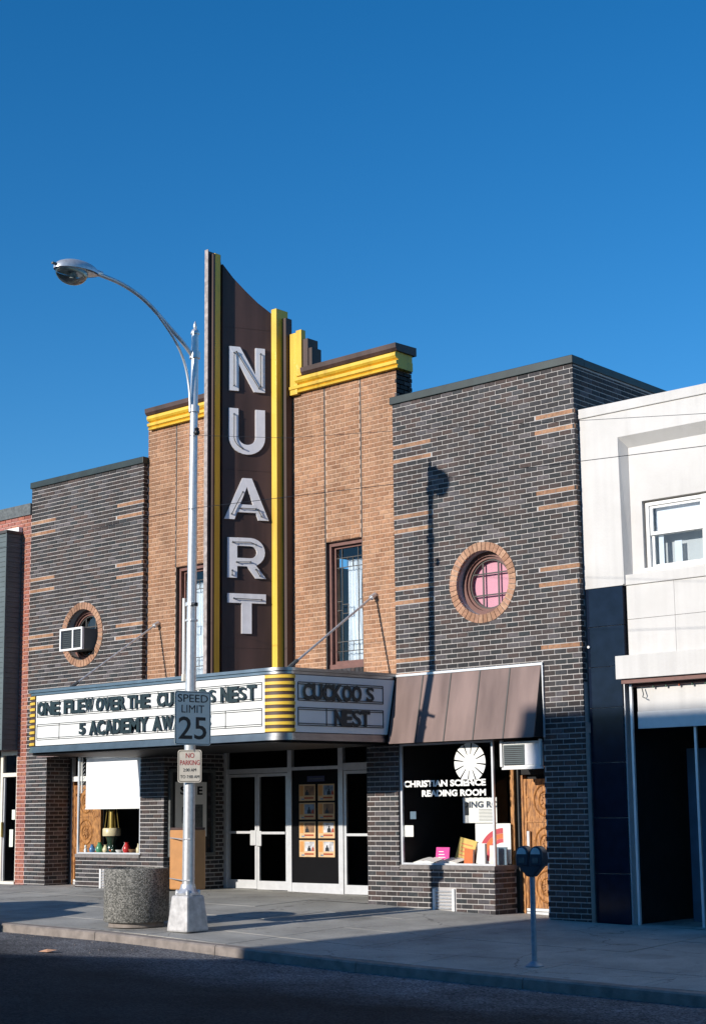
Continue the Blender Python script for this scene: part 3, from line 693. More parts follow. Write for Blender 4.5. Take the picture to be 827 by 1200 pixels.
# poster case on the lobby wall
pc = empty('poster_case', (0,0,0), 'poster case on the lobby side wall'); pc.parent = th; pc.location = Vector((-9.2, .65, .84))-wloc(th)
m = MB(); t = .06
for a, b, c, d in ((.1,.16,.84,2.46),(1.2,1.26,.84,2.46),(.16,1.2,.84,.90),(.16,1.2,2.40,2.46)): m.box(-9.24, -9.15, a, b, c, d)
m.build('frame', 'dsteel', pc); bx('backing', 'black', pc, -9.24, -9.225, .16, 1.2, .9, 2.4)
# ------------------------------------------------------------------ posters
po = bx('theater_poster', 'paper', None, -9.22, -9.212, .28, 1.08, 1.2, 2.22, label='pale grey poster with dark letters in the case on the lobby side wall', cat='poster')
text('lettering', 'S', 'black', po, (-9.211, .40, 1.98), (0,1,0), Z3, .15, .16, .03, .003); text('lettering', 'E', 'black', po, (-9.211, .84, 1.98), (0,1,0), Z3, .13, .16, .03, .003)
bx('print_block', 'black', po, -9.212, -9.2105, .45, .62, 1.45, 1.75); bx('print_block', 'dsteel', po, -9.212, -9.2105, .7, .98, 1.3, 1.8)
MM['cardor'] = mat('card_orange', (.60,.28,.08), .6, noise=.1, nscale=8); MM['cardbg'] = mat('card_cream', (.62,.42,.22), .6, noise=.1, nscale=8)
MM['cardred'] = mat('card_red', (.35,.06,.02), .6); MM['cardblue'] = mat('card_photo_blue', (.16,.22,.30), .5, noise=.6, nscale=9); MM['cardbrown'] = mat('card_photo_brown', (.22,.12,.06), .5, noise=.45, nscale=9); MM['cardwhite'] = mat('card_photo_pale', (.5,.5,.52), .5, noise=.45, nscale=9)
rows = ['top', 'second', 'third', 'bottom']; cc = [('cardbrown','reddish brown'), ('cardblue','blue grey'), ('cardblue','slate blue'), ('cardbrown','dark brown'), ('cardbrown','orange brown'), ('cardwhite','grey and white'), ('cardwhite','pale blue'), ('cardwhite','black and white')]
for r_ in range(4):
    for c_ in range(2):
        x0 = (-7.235, -6.765)[c_]; z1 = (2.135, 1.80, 1.462, 1.125)[r_]; y = YD-.002
        k, w_ = cc[r_*2+c_]
        cd = bx('lobby_card', 'cardbg', None, x0, x0+.405, y-.004, y, z1-.30, z1, label=f'{rows[r_]} row {("left","right")[c_]} lobby card, {w_} picture', cat='poster', group='lobby cards on the panel between the doors')
        bx('photo_print', k, cd, x0+.14, x0+.38, y-.006, y-.004, z1-.20, z1-.025)
        bx('side_print', 'cardor', cd, x0+.015, x0+.11, y-.0055, y-.004, z1-.21, z1-.02)
        bx('title_print', 'cardred', cd, x0+.13, x0+.36, y-.0055, y-.004, z1-.262, z1-.232); fx = x0+.20+.05*((r_+c_) % 2)+.02*c_; fh = .10+.012*((r_*2+c_) % 3)
        MB().ext([(-.045,0),(.05,0),(.035,fh*.55),(.012,fh*.66),(.02,fh*.85),(.004,fh),(-.016,fh*.84),(-.012,fh*.66),(-.04,fh*.5)], (fx, y-.006, z1-.195), X3, Z3, (0,-1,0), .0012).build('figure_print', 'black', cd)
        if (r_+c_) % 2: MB().ext([(-.03,0),(.04,0),(.03,.05),(.005,.085),(-.02,.05)], (fx+.085, y-.006, z1-.195), X3, Z3, (0,-1,0), .0012).build('figure_print', 'cardred', cd)
        bx('small_print', 'cardblue', cd, x0+.06, x0+.13, y-.0058, y-.0041, z1-.28, z1-.255)
MM['plaque'] = mat('blue_plaque', (.03,.035,.10), .5)
pl = bx('notice_plate', 'plaque', None, -7.03, -6.60, YD-.006, YD, 2.185, 2.285, label='small dark blue notice plate above the lobby cards', cat='sign')
for i in range(7): bx('faint_print', 'dsteel', pl, -6.97+.048*i, -6.935+.048*i, YD-.0075, YD-.006, 2.225, 2.245)
# ------------------------------------------------------------------ marquee
MX0, MX1, MYF, MR = -10.09, -4.32, -2.3, .0
mq = empty('marquee', ((MX0+MX1)/2, -1.35, 2.7), 'white changeable letter marquee with yellow banded corners hanging over the theater entrance', 'marquee')
# plan: sides splay out from the wall, quarter-round corners, straight front between MX0 and MX1
SR0, SR1 = Vector((-3.93, -2.05)), Vector((-3.60, -.001))
SL0, SL1 = Vector((-10.43, -2.05)), Vector((-10.10, -.001))
def corner(side, n=10):
    out = []
    for i in range(n+1):
        t = math.pi/2*i/n
        if side > 0: out.append(Vector((-4.32+.39*math.sin(t), -2.05-.25*math.cos(t))))
        else: out.append(Vector((-10.09-.34*math.cos(t), -2.05-.25*math.sin(t))))
    return out
def outline(e=0., n=10):
    pts = [SR1, SL1]+corner(-1)+corner(1); cen = Vector((-7.1, -1.1)); out = []
    for i, p in enumerate(pts):
        a_ = pts[i-1]; b_ = pts[(i+1) % len(pts)]; d = (b_-a_).normalized(); nrm = Vector((d.y, -d.x)); q = p+nrm*e if i > 1 else Vector((p.x+(e if i == 0 else -e), p.y)); out.append((q.x, q.y))
    return out
MB().prism(outline(-.02), 2.82, 3.80).build('body', 'black', mq)
MB().prism(outline(.02), 2.73, 2.785).build('lower_trim', 'chrome', mq, smooth=True); MB().prism(outline(.0), 2.787, 2.84).build('lower_trim', 'chrome', mq, smooth=True)
MB().prism(outline(-.05), 2.69, 2.728).build('soffit', 'board', mq)
MB().prism(outline(.0), 3.755, 3.80).build('upper_trim', 'chrome', mq, smooth=True); MB().prism(outline(.035), 3.802, 3.85).build('upper_trim', 'chrome', mq, smooth=True)
bx('front_panel', 'acrylic', mq, MX0+.02, MX1-.01, MYF-.004, MYF+.05, 2.853, 3.742)
SD = (SR1-SR0).normalized(); SD3 = Vector((SD.x, SD.y, 0)); SN3 = Vector((-SD.y*-1, -SD.x, 0)); SO3 = Vector((SR0.x, SR0.y, 0))
MB().ext([(.0,2.853),(1.88,2.853),(2.045,3.742),(.0,3.742)], SO3-SN3*.03, SD3, Z3, SN3, .034).build('side_panel', 'acrylic', mq)
LD3 = Vector((SD.x, SD.y, 0)); LN3 = -SN3; LO3 = Vector((SL0.x, SL0.y, 0))
MB().ext([(.0,2.853),(1.88,2.853),(2.045,3.742),(.0,3.742)], LO3-LN3*.03, LD3, Z3, LN3, .034).build('side_panel', 'acrylic', mq)
def band(side, z0, z1, e, mt, nm):
    pts = corner(side); n = len(pts)-1; vs = []; fs = []
    for i, p in enumerate(pts):
        a_ = pts[max(i-1, 0)]; b_ = pts[min(i+1, n)]; d = (b_-a_).normalized(); nr = Vector((d.y, -d.x))
        for ee, z in ((e-.025, z0), (e, z0+.004), (e, z1-.004), (e-.025, z1)): vs.append((p.x+nr.x*ee, p.y+nr.y*ee, z))
    for i in range(n):
        for q in range(3): fs.append([i*4+q, (i+1)*4+q, (i+1)*4+q+1, i*4+q+1])
    MB().add(vs, fs).build(nm, mt, mq, smooth=True)
for sd in (-1, 1):
    band(sd, 2.84, 3.755, -.001, 'brown', 'corner_backing')
    for i in range(9):
        z = 2.857+i*.1035; band(sd, z, z+.056, .016, 'yellow', 'corner_band')
# guide rails on the panels
Fy = MYF-.004
for (z0, z1) in ((3.385, 3.605), (2.985, 3.20)):
    for z in (z0, z0-.03, z1, z1+.03): bx('letter_rail', 'black', mq, -10.03, -4.39, Fy-.012, Fy, z-.004, z+.004)
    for x in (-10.03, -9.4, -8.1, -6.8, -5.2, -4.39): bx('letter_rail', 'dsteel', mq, x-.004, x+.004, Fy-.010, Fy, z0-.03, z1+.03)
for (O3, N3) in ((SO3, SN3), (LO3, LN3)):
    for (z0, z1) in ((3.375, 3.60), (2.99, 3.205)):
        for z in (z0, z0-.03, z1, z1+.03): MB().ext([(.06,z-.006),(1.79,z-.006),(1.79,z+.006),(.06,z+.006)], O3+N3*.004, SD3, Z3, N3, .012).build('letter_rail', 'black', mq)
        for u in (.06, .62, 1.79): MB().ext([(u-.006,z0-.03),(u+.006,z0-.03),(u+.006,z1+.03),(u-.006,z1+.03)], O3+N3*.004, SD3, Z3, N3, .010).build('letter_rail', 'black', mq)
def word(s, x0, x1, z0, h, small=()):
    me = None; n = len(s); gap = .004; wd = [1.0 if ch != 'I' else .45 for ch in s]; wd = [1.25 if ch in 'MW' else q for ch, q in zip(s, wd)]
    tot = sum(wd); u = (x1-x0-gap*(n-1))/tot; x = x0
    for ch, q in zip(s, wd):
        hh = h*.82 if ch in small else h; zz = z0+random.uniform(-.006, .006) + (.02 if ch in small else 0)
        text('letter', ch, 'letter', mq, (x, Fy-.026, zz), X3, Z3, u*q*(.9 if ch in small else 1), hh, .015 if ch == 'S' else .04, .012); x += u*q+gap
z = 3.385
word('ONE', -9.996, -9.365, z, .235); word('FLEW', -9.246, -8.443, z, .235); word('OVER', -8.369, -7.601, z-.005, .235); word('THE', -7.542, -6.981, z-.008, .235)
word('CUCKOO', -6.8, -5.62, z-.012, .235); word('S', -5.56, -5.41, z-.0, .2); word('NEST', -5.288, -4.496, z-.024, .25, small='S')
z = 2.99
word('5', -8.817, -8.657, z+.012, .20); word('ACADEMY', -8.543, -7.024, z-.008, .25); word('AWARDS', -6.905, -5.498, z-.012, .245, small='S')
def sword(s, u0, u1, z0, h, side=1):
    n = len(s); gap = .0; w_ = (u1-u0-gap*(n-1))/n; u = u0
    for ch in s:
        if side > 0: text('letter', ch, 'letter', mq, SO3+SN3*.028+SD3*u+Vector((0,0,z0)), SD3, Z3, w_, h, .015 if ch == 'S' else .04, .012)
        else: text('letter', ch, 'letter', mq, LO3+LN3*.028+SD3*(1.85-(u-u0)-u0+.0)+Vector((0,0,z0)), -SD3, Z3, w_, h, .015 if ch == 'S' else .04, .012)
        u += w_+gap
for sd in (1, -1):
    sword('CUCKOO', .13, 1.32, 3.355, .26, sd); sword('S', 1.42, 1.58, 3.375, .22, sd); sword('NEST', .76, 1.49, 2.965, .255, sd)
# tie rods
for x, n_ in ((-4.107, 'right'), (-9.536, 'left')):
    t = empty('marquee_tie_rod', (x, .12, 5.22), f'steel tie rod from the tan brick to the {n_} part of the marquee top', 'tie rod', 'tie rods holding the marquee')
    MB().tube([(x, .10, 5.22), (x, -1.98, 3.87)], .02, 8).build('rod', 'galv', t, smooth=True); MB().tube([(x,.11,5.22),(x,.0,5.16)], .045, 10).build('wall_bracket', 'galv', t, smooth=True)
    MB().tube([(x,-1.8,3.99),(x,-2.03,3.84)], .033, 8).build('turnbuckle', 'dsteel', t, smooth=True)
# ------------------------------------------------------------------ blade sign
CX = -6.735
sg = empty('blade_sign', (CX, -.6, 3.85), 'tall brown vertical theater sign with white letters and yellow edges', 'sign')
ZB = 3.845
F0, F1 = Vector((-6.655, -.99, 0)), Vector((-6.22, -.20, 0)); FD = (F1-F0).normalized(); FN = Vector((FD.y*-1, FD.x, 0)); 
if FN.x < 0: FN = -FN
half = [(-6.655,-.99,11.36), (-6.56,-.817,11.12), (-6.45,-.618,10.90), (-6.34,-.418,10.70), (-6.22,-.20,10.53), (-6.22,.118,10.40)]
for s in (1, -1):
    f = lambda x: x if s > 0 else 2*CX-x
    poly = [(f(CX), -.99)] + [(f(a), b) for a, b, c in half] + [(f(CX), .118)]
    tops = [11.36]+[c for a, b, c in half]+[10.40]
    if s < 0: poly = poly[::-1]; tops = tops[::-1]
    if s > 0: poly[0] = (CX+.001, -.99); poly[-1] = (CX+.001, .118)
    MB().prism(poly, ZB, 0, tops).build('face_panel', 'brown', sg)
    a, b = sorted((f(-6.22), f(-6.09))); bx('yellow_pilaster', 'yellow', sg, a, b, -.20, .10, ZB, 10.60, bev=.006)
    a, b = sorted((f(-6.088), f(-6.0))); bx('brown_pilaster', MM['brown'], sg, a, b, -.05, .11, ZB, 10.44, bev=.005)
    a, b = sorted((f(-6.64), f(CX+.0405))); bx('yellow_strip', 'yellow', sg, a, b, -1.19, -1.06, ZB, 11.51, bev=.004)
    a, b = sorted((f(-6.638), f(CX+.0385))); bx('brown_strip', 'brown', sg, a, b, -1.235, -1.192, ZB, 11.49)
    # trailing seams on the face
    for zz in (10.20, 7.60, 4.45): 
        p0 = F0.lerp(F1, .02); p1 = F0.lerp(F1, .98)
        q = [p0, p1]; vs = []
        for p in q:
            for dn, dz in ((-.002,0),(.004,0),(.004,.006),(-.002,.006)): v = p+FN*dn; vs.append((f(v.x), v.y, zz+dz))
        MB().add(vs, [[0,1,2,3],[4,7,6,5],[1,5,6,2],[0,4,5,1],[2,6,7,3]]).build('seam', 'brown', sg)
bx('outer_fin', 'brown', sg, CX-.038, CX+.038, -1.30, -1.0, ZB, 11.53)
bx('fin_edge', 'trim', sg, CX-.042, CX+.042, -1.315, -1.301, ZB, 11.56)
bx('fin_core', 'black', sg, CX-.036, CX+.036, -1.06, -.99, ZB-.001, 11.40)
def stroke(pts, w_):
    """flat ribbon polygons with mitred joints, from a polyline in (s, z)"""
    pts = [Vector((p[0], p[1])) for p in pts]; L = []; Rr = []
    for i, p in enumerate(pts):
        d0 = (p-pts[i-1]).normalized() if i else (pts[1]-p).normalized(); d1 = (pts[i+1]-p).normalized() if i < len(pts)-1 else d0
        n0 = Vector((-d0.y, d0.x)); n1 = Vector((-d1.y, d1.x)); n = (n0+n1).normalized(); k = w_/2/max(.3, n.dot(n0)); L.append(p+n*k); Rr.append(p-n*k)
    return [[L[i], L[i+1], Rr[i+1], Rr[i]] for i in range(len(pts)-1)]
def arc(cx, cy, rx, ry, a0, a1, n=14): return [(cx+rx*math.cos(R(a0+(a1-a0)*i/n)), cy+ry*math.sin(R(a0+(a1-a0)*i/n))) for i in range(n+1)]
sw_ = .175
LET = {
 'N': [[[(.115,9.03),(.29,9.03),(.29,9.84),(.115,9.84)]], [[(.60,9.03),(.775,9.03),(.775,9.845),(.60,9.845)]], [[(.115,9.838),(.315,9.838),(.775,9.032),(.575,9.032)]]],
 'U': [stroke([(.197,8.71),(.197,8.22)]+arc(.442,8.20,.245,.23,180,360)+[(.687,8.22),(.687,8.71)], sw_)],
 'A': [[[(.03,6.71),(.215,6.71),(.50,7.455),(.36,7.455)]], [[(.65,6.71),(.84,6.71),(.53,7.455),(.39,7.455)]], [[(.22,6.84),(.66,6.84),(.60,6.98),(.27,6.98)]]],
 'R': [[[(.09,5.675),(.265,5.675),(.265,6.385),(.09,6.385)]], stroke([(.265,6.315),(.50,6.315)]+arc(.50,6.135,.195,.18,88,-88,12)+[(.265,5.955)], .145), [[(.43,5.90),(.58,5.93),(.79,5.675),(.60,5.675)]]],
 'T': [[[(.09,5.235),(.785,5.235),(.785,5.40),(.09,5.40)]], [[(.345,4.70),(.525,4.70),(.525,5.236),(.345,5.236)]]]}
for s in (1, -1):
    f = lambda v: (v.x if s > 0 else 2*CX-v.x, v.y, v.z)
    for ch, groups in LET.items():
        m = MB(); bk = MB()
        for gi, g in enumerate(groups):
            for q in g:
                pts = [Vector((p[0], p[1])) for p in q]
                if s < 0: pts = [Vector((.885-p.x, p.y)) for p in pts]
                ar = sum(pts[i].x*pts[(i+1)%4].y-pts[(i+1)%4].x*pts[i].y for i in range(4))
                if ar < 0: pts = pts[::-1]
                D = .034 + gi*.0015
                a = [F0+FD*p.x+Vector((0,0,p.y))+FN*-.001 for p in pts]; b = [p_+FN*D for p_ in a]
                vs = [f(v) for v in a+b]; fs = [[0,1,2,3],[4,5,6,7]]+[[i,(i+1)%4,(i+1)%4+4,i+4] for i in range(4)]
                m.add(vs, fs)
        lt = m.build('sign_letter', 'white', sg, label=f'white letter {ch}' if s > 0 else None)
        # broken neon tube along the letter
        if s > 0:
            cen = {'N': [[(.2,9.72),(.2,9.12)],[(.24,9.74),(.66,9.1)],[(.69,9.74),(.69,9.14)]], 'U': [[(.2,8.6),(.2,8.25)]+arc(.442,8.2,.245,.23,180,250,6)], 'A': [[(.16,6.8),(.36,7.2)],[(.3,6.91),(.6,6.91)],[(.64,6.9),(.7,6.78)]], 'R': [[(.18,6.3),(.5,6.31),(.6,6.27)],[(.25,5.95),(.5,5.96)],[(.17,5.8),(.17,5.72)],[(.6,5.83),(.67,5.72)]], 'T': [[(.2,5.31),(.7,5.3)]]}[ch]
            tb = MB()
            for pl_ in cen: tb.tube([F0+FD*p[0]+Vector((0,0,p[1]))+FN*.056 for p in pl_], .0075, 6)
            for pl_ in cen:
                for p in (pl_[0], pl_[-1]): q = F0+FD*p[0]+Vector((0,0,p[1])); tb.tube([q+FN*.03, q+FN*.068], .014, 6)
            tb.build('neon_tube', 'dsteel', sg)
# ------------------------------------------------------------------ awnings
def awning(dx, dz, label):
    a = empty('sheet_metal_awning', (-2.13+dx, -.12, 2.7+dz), label, 'awning')
    x0, x1, zt, zb, yb_ = -3.575+dx, -.72+dx, 3.79+dz, 2.70+dz, -.26
    n = 5; w_ = (x1-x0)/n
    for i in range(n):
        xa, xb = x0+i*w_+.008, x0+(i+1)*w_-.008; yt = -.02
        MB().add([(xa,yt,zt),(xb,yt,zt),(xb,yb_,zb),(xa,yb_,zb),(xa,yt+.02,zt-.02),(xb,yt+.02,zt-.02),(xb,yb_+.02,zb),(xa,yb_+.02,zb)], [[3,2,1,0],[4,5,6,7],[0,1,5,4],[1,2,6,5],[2,3,7,6],[3,0,4,7]]).build('panel', 'awning', a)
        if i: MB().add([(x0+i*w_-.011,yt-.008,zt),(x0+i*w_+.011,yt-.008,zt),(x0+i*w_+.011,yb_-.008,zb),(x0+i*w_-.011,yb_-.008,zb),(x0+i*w_-.011,yt+.02,zt),(x0+i*w_+.011,yt+.02,zt),(x0+i*w_+.011,yb_+.02,zb),(x0+i*w_-.011,yb_+.02,zb)], [[3,2,1,0],[4,5,6,7],[0,1,5,4],[1,2,6,5],[2,3,7,6],[3,0,4,7]]).build('seam', 'lead', a)
    bx('head_trim', 'alu', a, x0-.02, x1+.03, -.035, -.002, zt+.002, zt+.04)
    bx('side_frame', 'alu', a, x1+.012, x1+.032, -.03, -.002, zb, zt)
    MB().add([(x0,-.01,zt-.03),(x1,-.01,zt-.03),(x1,yb_+.03,zb+.01),(x0,yb_+.03,zb+.01),(x0,-.001,zb+.01),(x1,-.001,zb+.01)], [[3,2,1,0],[0,4,3],[1,2,5],[3,4,5,2]]).build('lining', 'dark', a)
awning(0, 0, 'brown sheet metal awning over the lettered display window on the right'); awning(-9.14, .07, 'brown sheet metal awning mostly hidden behind the marquee on the left')
# ------------------------------------------------------------------ lettering and things in the right window
def card(nm, m_, pts, label, cat, th_=.01, group=None):
    return MB().ext(pts, (0,0,0), X3, Z3, (0,-1,0), th_).build(nm, m_, None, label=label, cat=cat, group=group)
yy = .0485
MM['decal'] = mat('white_decal', (.84,.84,.80), .5, noise=.02)
text('window_lettering', 'CHRISTIAN SCIENCE', 'decal', dr, (-3.50, yy, 2.005), X3, Z3, 1.64, .105, .045, .002)
text('window_lettering', 'READING ROOM', 'decal', dr, (-3.13, yy, 1.85), X3, Z3, 1.27, .105, .045, .002)
m = MB(); n = 12
for i in range(n):
    a = 2*math.pi*(i+.25)/n; h = math.pi/n*.84
    pts = [(0,0)]+[(.305*math.cos(a+t)*1.0, .305*math.sin(a+t)) for t in (-h, -h*.5, 0, h*.5, h)]; pts = [(.06*math.cos(a-h*.9), .06*math.sin(a-h*.9))]+pts[1:]+[(.06*math.cos(a+h*.9), .06*math.sin(a+h*.9))]
    m.ext(pts, (-2.16, yy, 2.37), X3, Z3, (0,-1,0), .002)
m.ext([(.13*math.cos(2*math.pi*i/16), .13*math.sin(2*math.pi*i/16)) for i in range(16)], (-2.16, yy+.001, 2.37), X3, Z3, (0,-1,0), .002)
m.build('sunburst_decal', 'decal', dr)
MM['pinkp'] = mat('magenta_paper', (.72,.05,.30), .6); MM['yelp'] = mat('yellow_cover', (.62,.42,.08), .5, noise=.1); MM['orp'] = mat('orange_cover', (.65,.16,.04), .5); MM['redp'] = mat('red_print', (.55,.06,.08), .6); MM['blueg'] = mat('blue_grey_card', (.10,.16,.22), .6); MM['greenp'] = mat('green_cover', (.05,.12,.08), .5)
bx('display_shelf', 'trim', dr, XC1+.03, -1.73, .08, .60, .74, .785)
def open_book(x, y, z, label):
    b = empty('open_book', (x, y, z), label, 'book')
    for s in (-1, 1):
        vs = []; fs = []
        for i in range(6):
            u = i/5; zz = .03+.02*math.sin(math.pi*u**.7); vs += [(x+s*.21*u, y-.12, z+zz*(1-.5*u)), (x+s*.21*u, y+.13, z+zz*(1-.5*u)+.05), (x+s*.21*u, y-.12, z), (x+s*.21*u, y+.13, z)]
        for i in range(5): a = i*4; fs += [[a,a+4,a+5,a+1],[a,a+2,a+6,a+4],[a+1,a+5,a+7,a+3]]
        MB().add(vs, fs).build('pages', 'paper', b)
    bx('cover', 'greenp', b, x-.22, x+.22, y-.13, y+.14, z-.008, z-.001)
open_book(-3.20, .26, .80, 'open book with white pages lying at the left of the window shelf')
open_book(-2.72, .24, .80, 'open grey book lying in front of the leaning yellow book')
def book(x, y, w_, d, h, m_, label, tilt=0, lean=0):
    b = empty('book', (x, y, .788), label, 'book'); b.rotation_euler = (R(lean), R(tilt), 0)
    def loc(o): o.location = Vector(o.location); return o
    def mk(nm, a0, a1, b0, b1, c0, c1, mm):
        me = MB().box(a0, a1, b0, b1, c0, c1).mesh(nm); me.materials.append(MM[mm]); o = bpy.data.objects.new(nm, me); C.objects.link(o); o.parent = b
    mk('cover', -w_/2, w_/2, -d/2, -d/2+.006, 0, h, m_); mk('cover', -w_/2, w_/2, d/2-.006, d/2, 0, h, m_); mk('spine', -w_/2, -w_/2+.006, -d/2+.006, d/2-.006, 0, h, m_); mk('pages', -w_/2+.006, w_/2-.005, -d/2+.006, d/2-.006, .004, h-.004, 'paper')
    return b
def mark(b, x0, x1, y, z0, z1, mm, nm='print'):
    me = MB().box(x0, x1, y-.002, y, z0, z1).mesh(nm); me.materials.append(MM[mm]); o = bpy.data.objects.new(nm, me); C.objects.link(o); o.parent = b
b = book(-3.02, .40, .27, .02, .26, 'pinkp', 'magenta pink booklet standing behind the open book', lean=-8)
for i in range(4): mark(b, -.08, .08-.02*i, -.0105, .05+.045*i, .062+.045*i, 'paper')
b = book(-2.62, .42, .34, .03, .40, 'yelp', 'yellow book leaning to one side in the middle of the shelf', tilt=12, lean=-10)
for i in range(5): mark(b, -.11, .11-.03*(i%2), -.0155, .06+.06*i, .078+.06*i, 'orp')
book(-2.33, .20, .17, .05, .24, 'orp', 'orange edged white book standing right of the yellow book', tilt=4)
b = book(-2.05, .17, .14, .05, .33, 'paper', 'tall white book standing in front of the rainbow poster')
book(-1.86, .2, .10, .05, .30, 'cpaint', 'narrow cream book standing beside the corner mullion')
b = book(-1.63-.2, .38, .2, .03, .27, 'blueg', 'blue grey booklet standing at the right end of the shelf')
ps = MB().box(-2.42, -1.74, .50, .512, .80, 1.42).build('rainbow_poster', 'paper', None, label='white poster with a red and orange rainbow arch in the right window', cat='poster')
for r0, r1, mm in ((.42,.50,'redp'),(.34,.418,'orp'),(.28,.338,'redp')):
    pts = [(r1*math.cos(R(a)), r1*math.sin(R(a))) for a in range(90, 181, 6)]+[(r0*math.cos(R(a)), r0*math.sin(R(a))) for a in range(180, 89, -6)]
    vs = [(-1.88+x, .4985, .84+z_*1.02) for x, z_ in pts]; n = 16
    fs = [[i, i+1, 2*n-2-i, 2*n-1-i] for i in range(n-1)]
    MB().add(vs, fs).build('rainbow_band', mm, ps)
nw = MB().box(-2.72, -2.05, .58, .585, 1.43, 1.83).build('hanging_newspaper', 'paper', None, label='grey printed sheet hanging below the window lettering', cat='newspaper')
for i in range(9): bx('print_line', 'dsteel', nw, -2.40+.0, -2.08, .577, .5795, 1.46+.022*i, 1.467+.022*i)
bx('print_block', 'black', nw, -2.68, -2.60, .577, .5795, 1.55, 1.75)
MB().box(-3.52, -3.34, .075, .08, 1.22, 1.40).build('window_notice', 'paper', None, label='small white square notice at the lower left of the lettered window', cat='notice')
MB().box(-3.40, -3.28, .075, .08, 1.50, 1.62).build('window_notice', 'blueg', None, label='small grey blue card above the white notice in the lettered window', cat='notice')
# ------------------------------------------------------------------ left window: blind, ornaments
bl = empty('window_blind', (-10.78, .1, 1.75), 'plain white roller blind pulled half down in the left display window', 'blind')
bx('cloth', MM['white'], bl, -11.60, -9.955, .098, .102, 1.75, 2.72); bx('bottom_bar', 'wpaint', bl, -11.61, -9.95, .09, .11, 1.735, 1.752); MB().tube([(-11.6,.11,2.735),(-9.95,.11,2.735)], .025, 10).build('roller', 'galv', bl)
sg2 = empty('scissor_bracket', (-11.66, .09, 2.1), 'grey scissor bracket beside the white blind', 'bracket')
for i in range(8): MB().tube([(-11.70,.09,2.08+.075*i),(-11.63,.09,2.13+.075*i)], .006, 5).build('bar', 'galv', sg2)
bx('rail', 'wpaint', sg2, -11.725, -11.705, .08, .10, 2.05, 2.75)
bx('display_shelf', 'trim', dl, -11.73, -9.92, .08, .60, .84, .885)
MM['brass'] = mat('brass', (.50,.36,.10), .35, metal=.7, noise=.2, nscale=10); MM['dglass'] = mat('dark_green_glass', (.02,.04,.025), .15); MM['creamp'] = mat('cream_glaze', (.70,.60,.38), .35); MM['redg'] = mat('red_glaze', (.55,.03,.03), .3); MM['greeng'] = mat('green_glaze', (.08,.30,.16), .3); MM['blueglz'] = mat('blue_glaze', (.08,.2,.4), .3); MM['whiteg'] = mat('white_glaze', (.8,.8,.78), .3)
lp = empty('brass_lamp', (-11.0, .3, .89), 'brass and dark glass lamp hanging below the white blind', 'lamp')
MB().lathe((-11.05,.3,1.22), [(.17,0),(.175,.02),(.175,.13),(.16,.15)], 20).build('rim', 'creamp', lp, smooth=True); MB().lathe((-11.05,.3,.90), [(.13,0),(.10,.08),(.08,.2),(.12,.32)], 16).build('base', 'dglass', lp, smooth=True)
MB().lathe((-11.05,.3,1.37), [(.055,0),(.055,.33)], 12).build('candle', 'brass', lp, smooth=True)
for a in range(4): MB().tube([(-11.05+.15*math.cos(a*1.57+.4),.3+.15*math.sin(a*1.57+.4),1.37),(-11.05+.10*math.cos(a*1.57+.4),.3+.1*math.sin(a*1.57+.4),1.74)], .008, 6).build('frame_bar', 'brass', lp)
orn = [('small white figurine','whiteg',0),('blue glazed jar','blueglz',1),('white bird figurine','whiteg',2),('green glazed vase','greeng',1),('cream jug','creamp',1),('orange bowl','orp',3),('dark glass bottle','dglass',4),('white cup','whiteg',3),('large white vase','whiteg',1),('red glazed vase','redg',1),('small brown pot','cardbrown',3),('white figurine pair','whiteg',0),('cream bottle','creamp',4),('stacked white dish','whiteg',3)]
PR = {0: [(.05,0),(.035,.03),(.045,.08),(.02,.13),(.033,.16),(.02,.20),(.0,.21)], 1: [(.04,0),(.07,.06),(.075,.10),(.045,.16),(.03,.19),(.045,.21)], 2: [(.03,0),(.02,.03),(.065,.07),(.06,.11),(.02,.14),(.025,.17),(0,.19)], 3: [(.035,0),(.04,.01),(.08,.07),(.085,.09),(.075,.088)], 4: [(.045,0),(.05,.02),(.05,.12),(.02,.16),(.018,.22)]}
ox = [-11.66,-11.52,-11.40,-11.24,-11.12,-10.98,-10.84,-10.72,-10.57,-10.44,-10.33,-10.21,-10.10,-9.99]
for i, (nm, mm, sh) in enumerate(orn):
    k = random.uniform(.75, 1.05)*(1.2 if 'large' in nm or nm.startswith('red') else 1)
    MB().lathe((ox[i], .16+.05*(i % 3), .886), [(r_*k, z_*k) for r_, z_ in PR[sh]], 14).build('ornament', mm, None, smooth=True, label=f'{nm} on the left window shelf, number {i+1} from the left' if 0 else f'{nm} on the left window shelf' + (' beside the dark bottle' if nm == 'white cup' else ''), cat='ornament', group='ornaments on the left window shelf')
# ------------------------------------------------------------------ air conditioners
ac = empty('air_conditioner', (-11.70, -.1, 4.85), 'white framed air conditioner stuck in the round window on the left', 'air conditioner')
bx('casing', 'siding', ac, -12.03, -11.355, -.235, .22, 4.855, 5.27)
m = MB(); a, b_, c, d, t = -12.045, -11.34, 4.84, 5.285, .04
m.box(a, a+t, -.27, -.22, c, d); m.box(b_-t, b_, -.27, -.22, c, d); m.box(a+t, b_-t, -.27, -.22, c, c+t); m.box(a+t, b_-t, -.27, -.22, d-t, d); m.box(-11.66, -11.62, -.268, -.22, c+t, d-t); m.build('face_frame', 'wpaint', ac)
for i in range(9): bx('louver', 'black', ac, a+t, -11.66, -.25, -.236, c+t+.005+i*.04, c+t+.03+i*.04)
for i in range(9): bx('louver', 'black', ac, -11.62, b_-t, -.25, -.236, c+t+.005+i*.04, c+t+.03+i*.04)
ac = empty('air_conditioner', (-1.1, 0, 2.24), 'air conditioner above the carved door, white with a dark grille', 'air conditioner')
bx('casing', 'wpaint', ac, -1.46, -.79, -.03, .55, 2.27, 2.63)
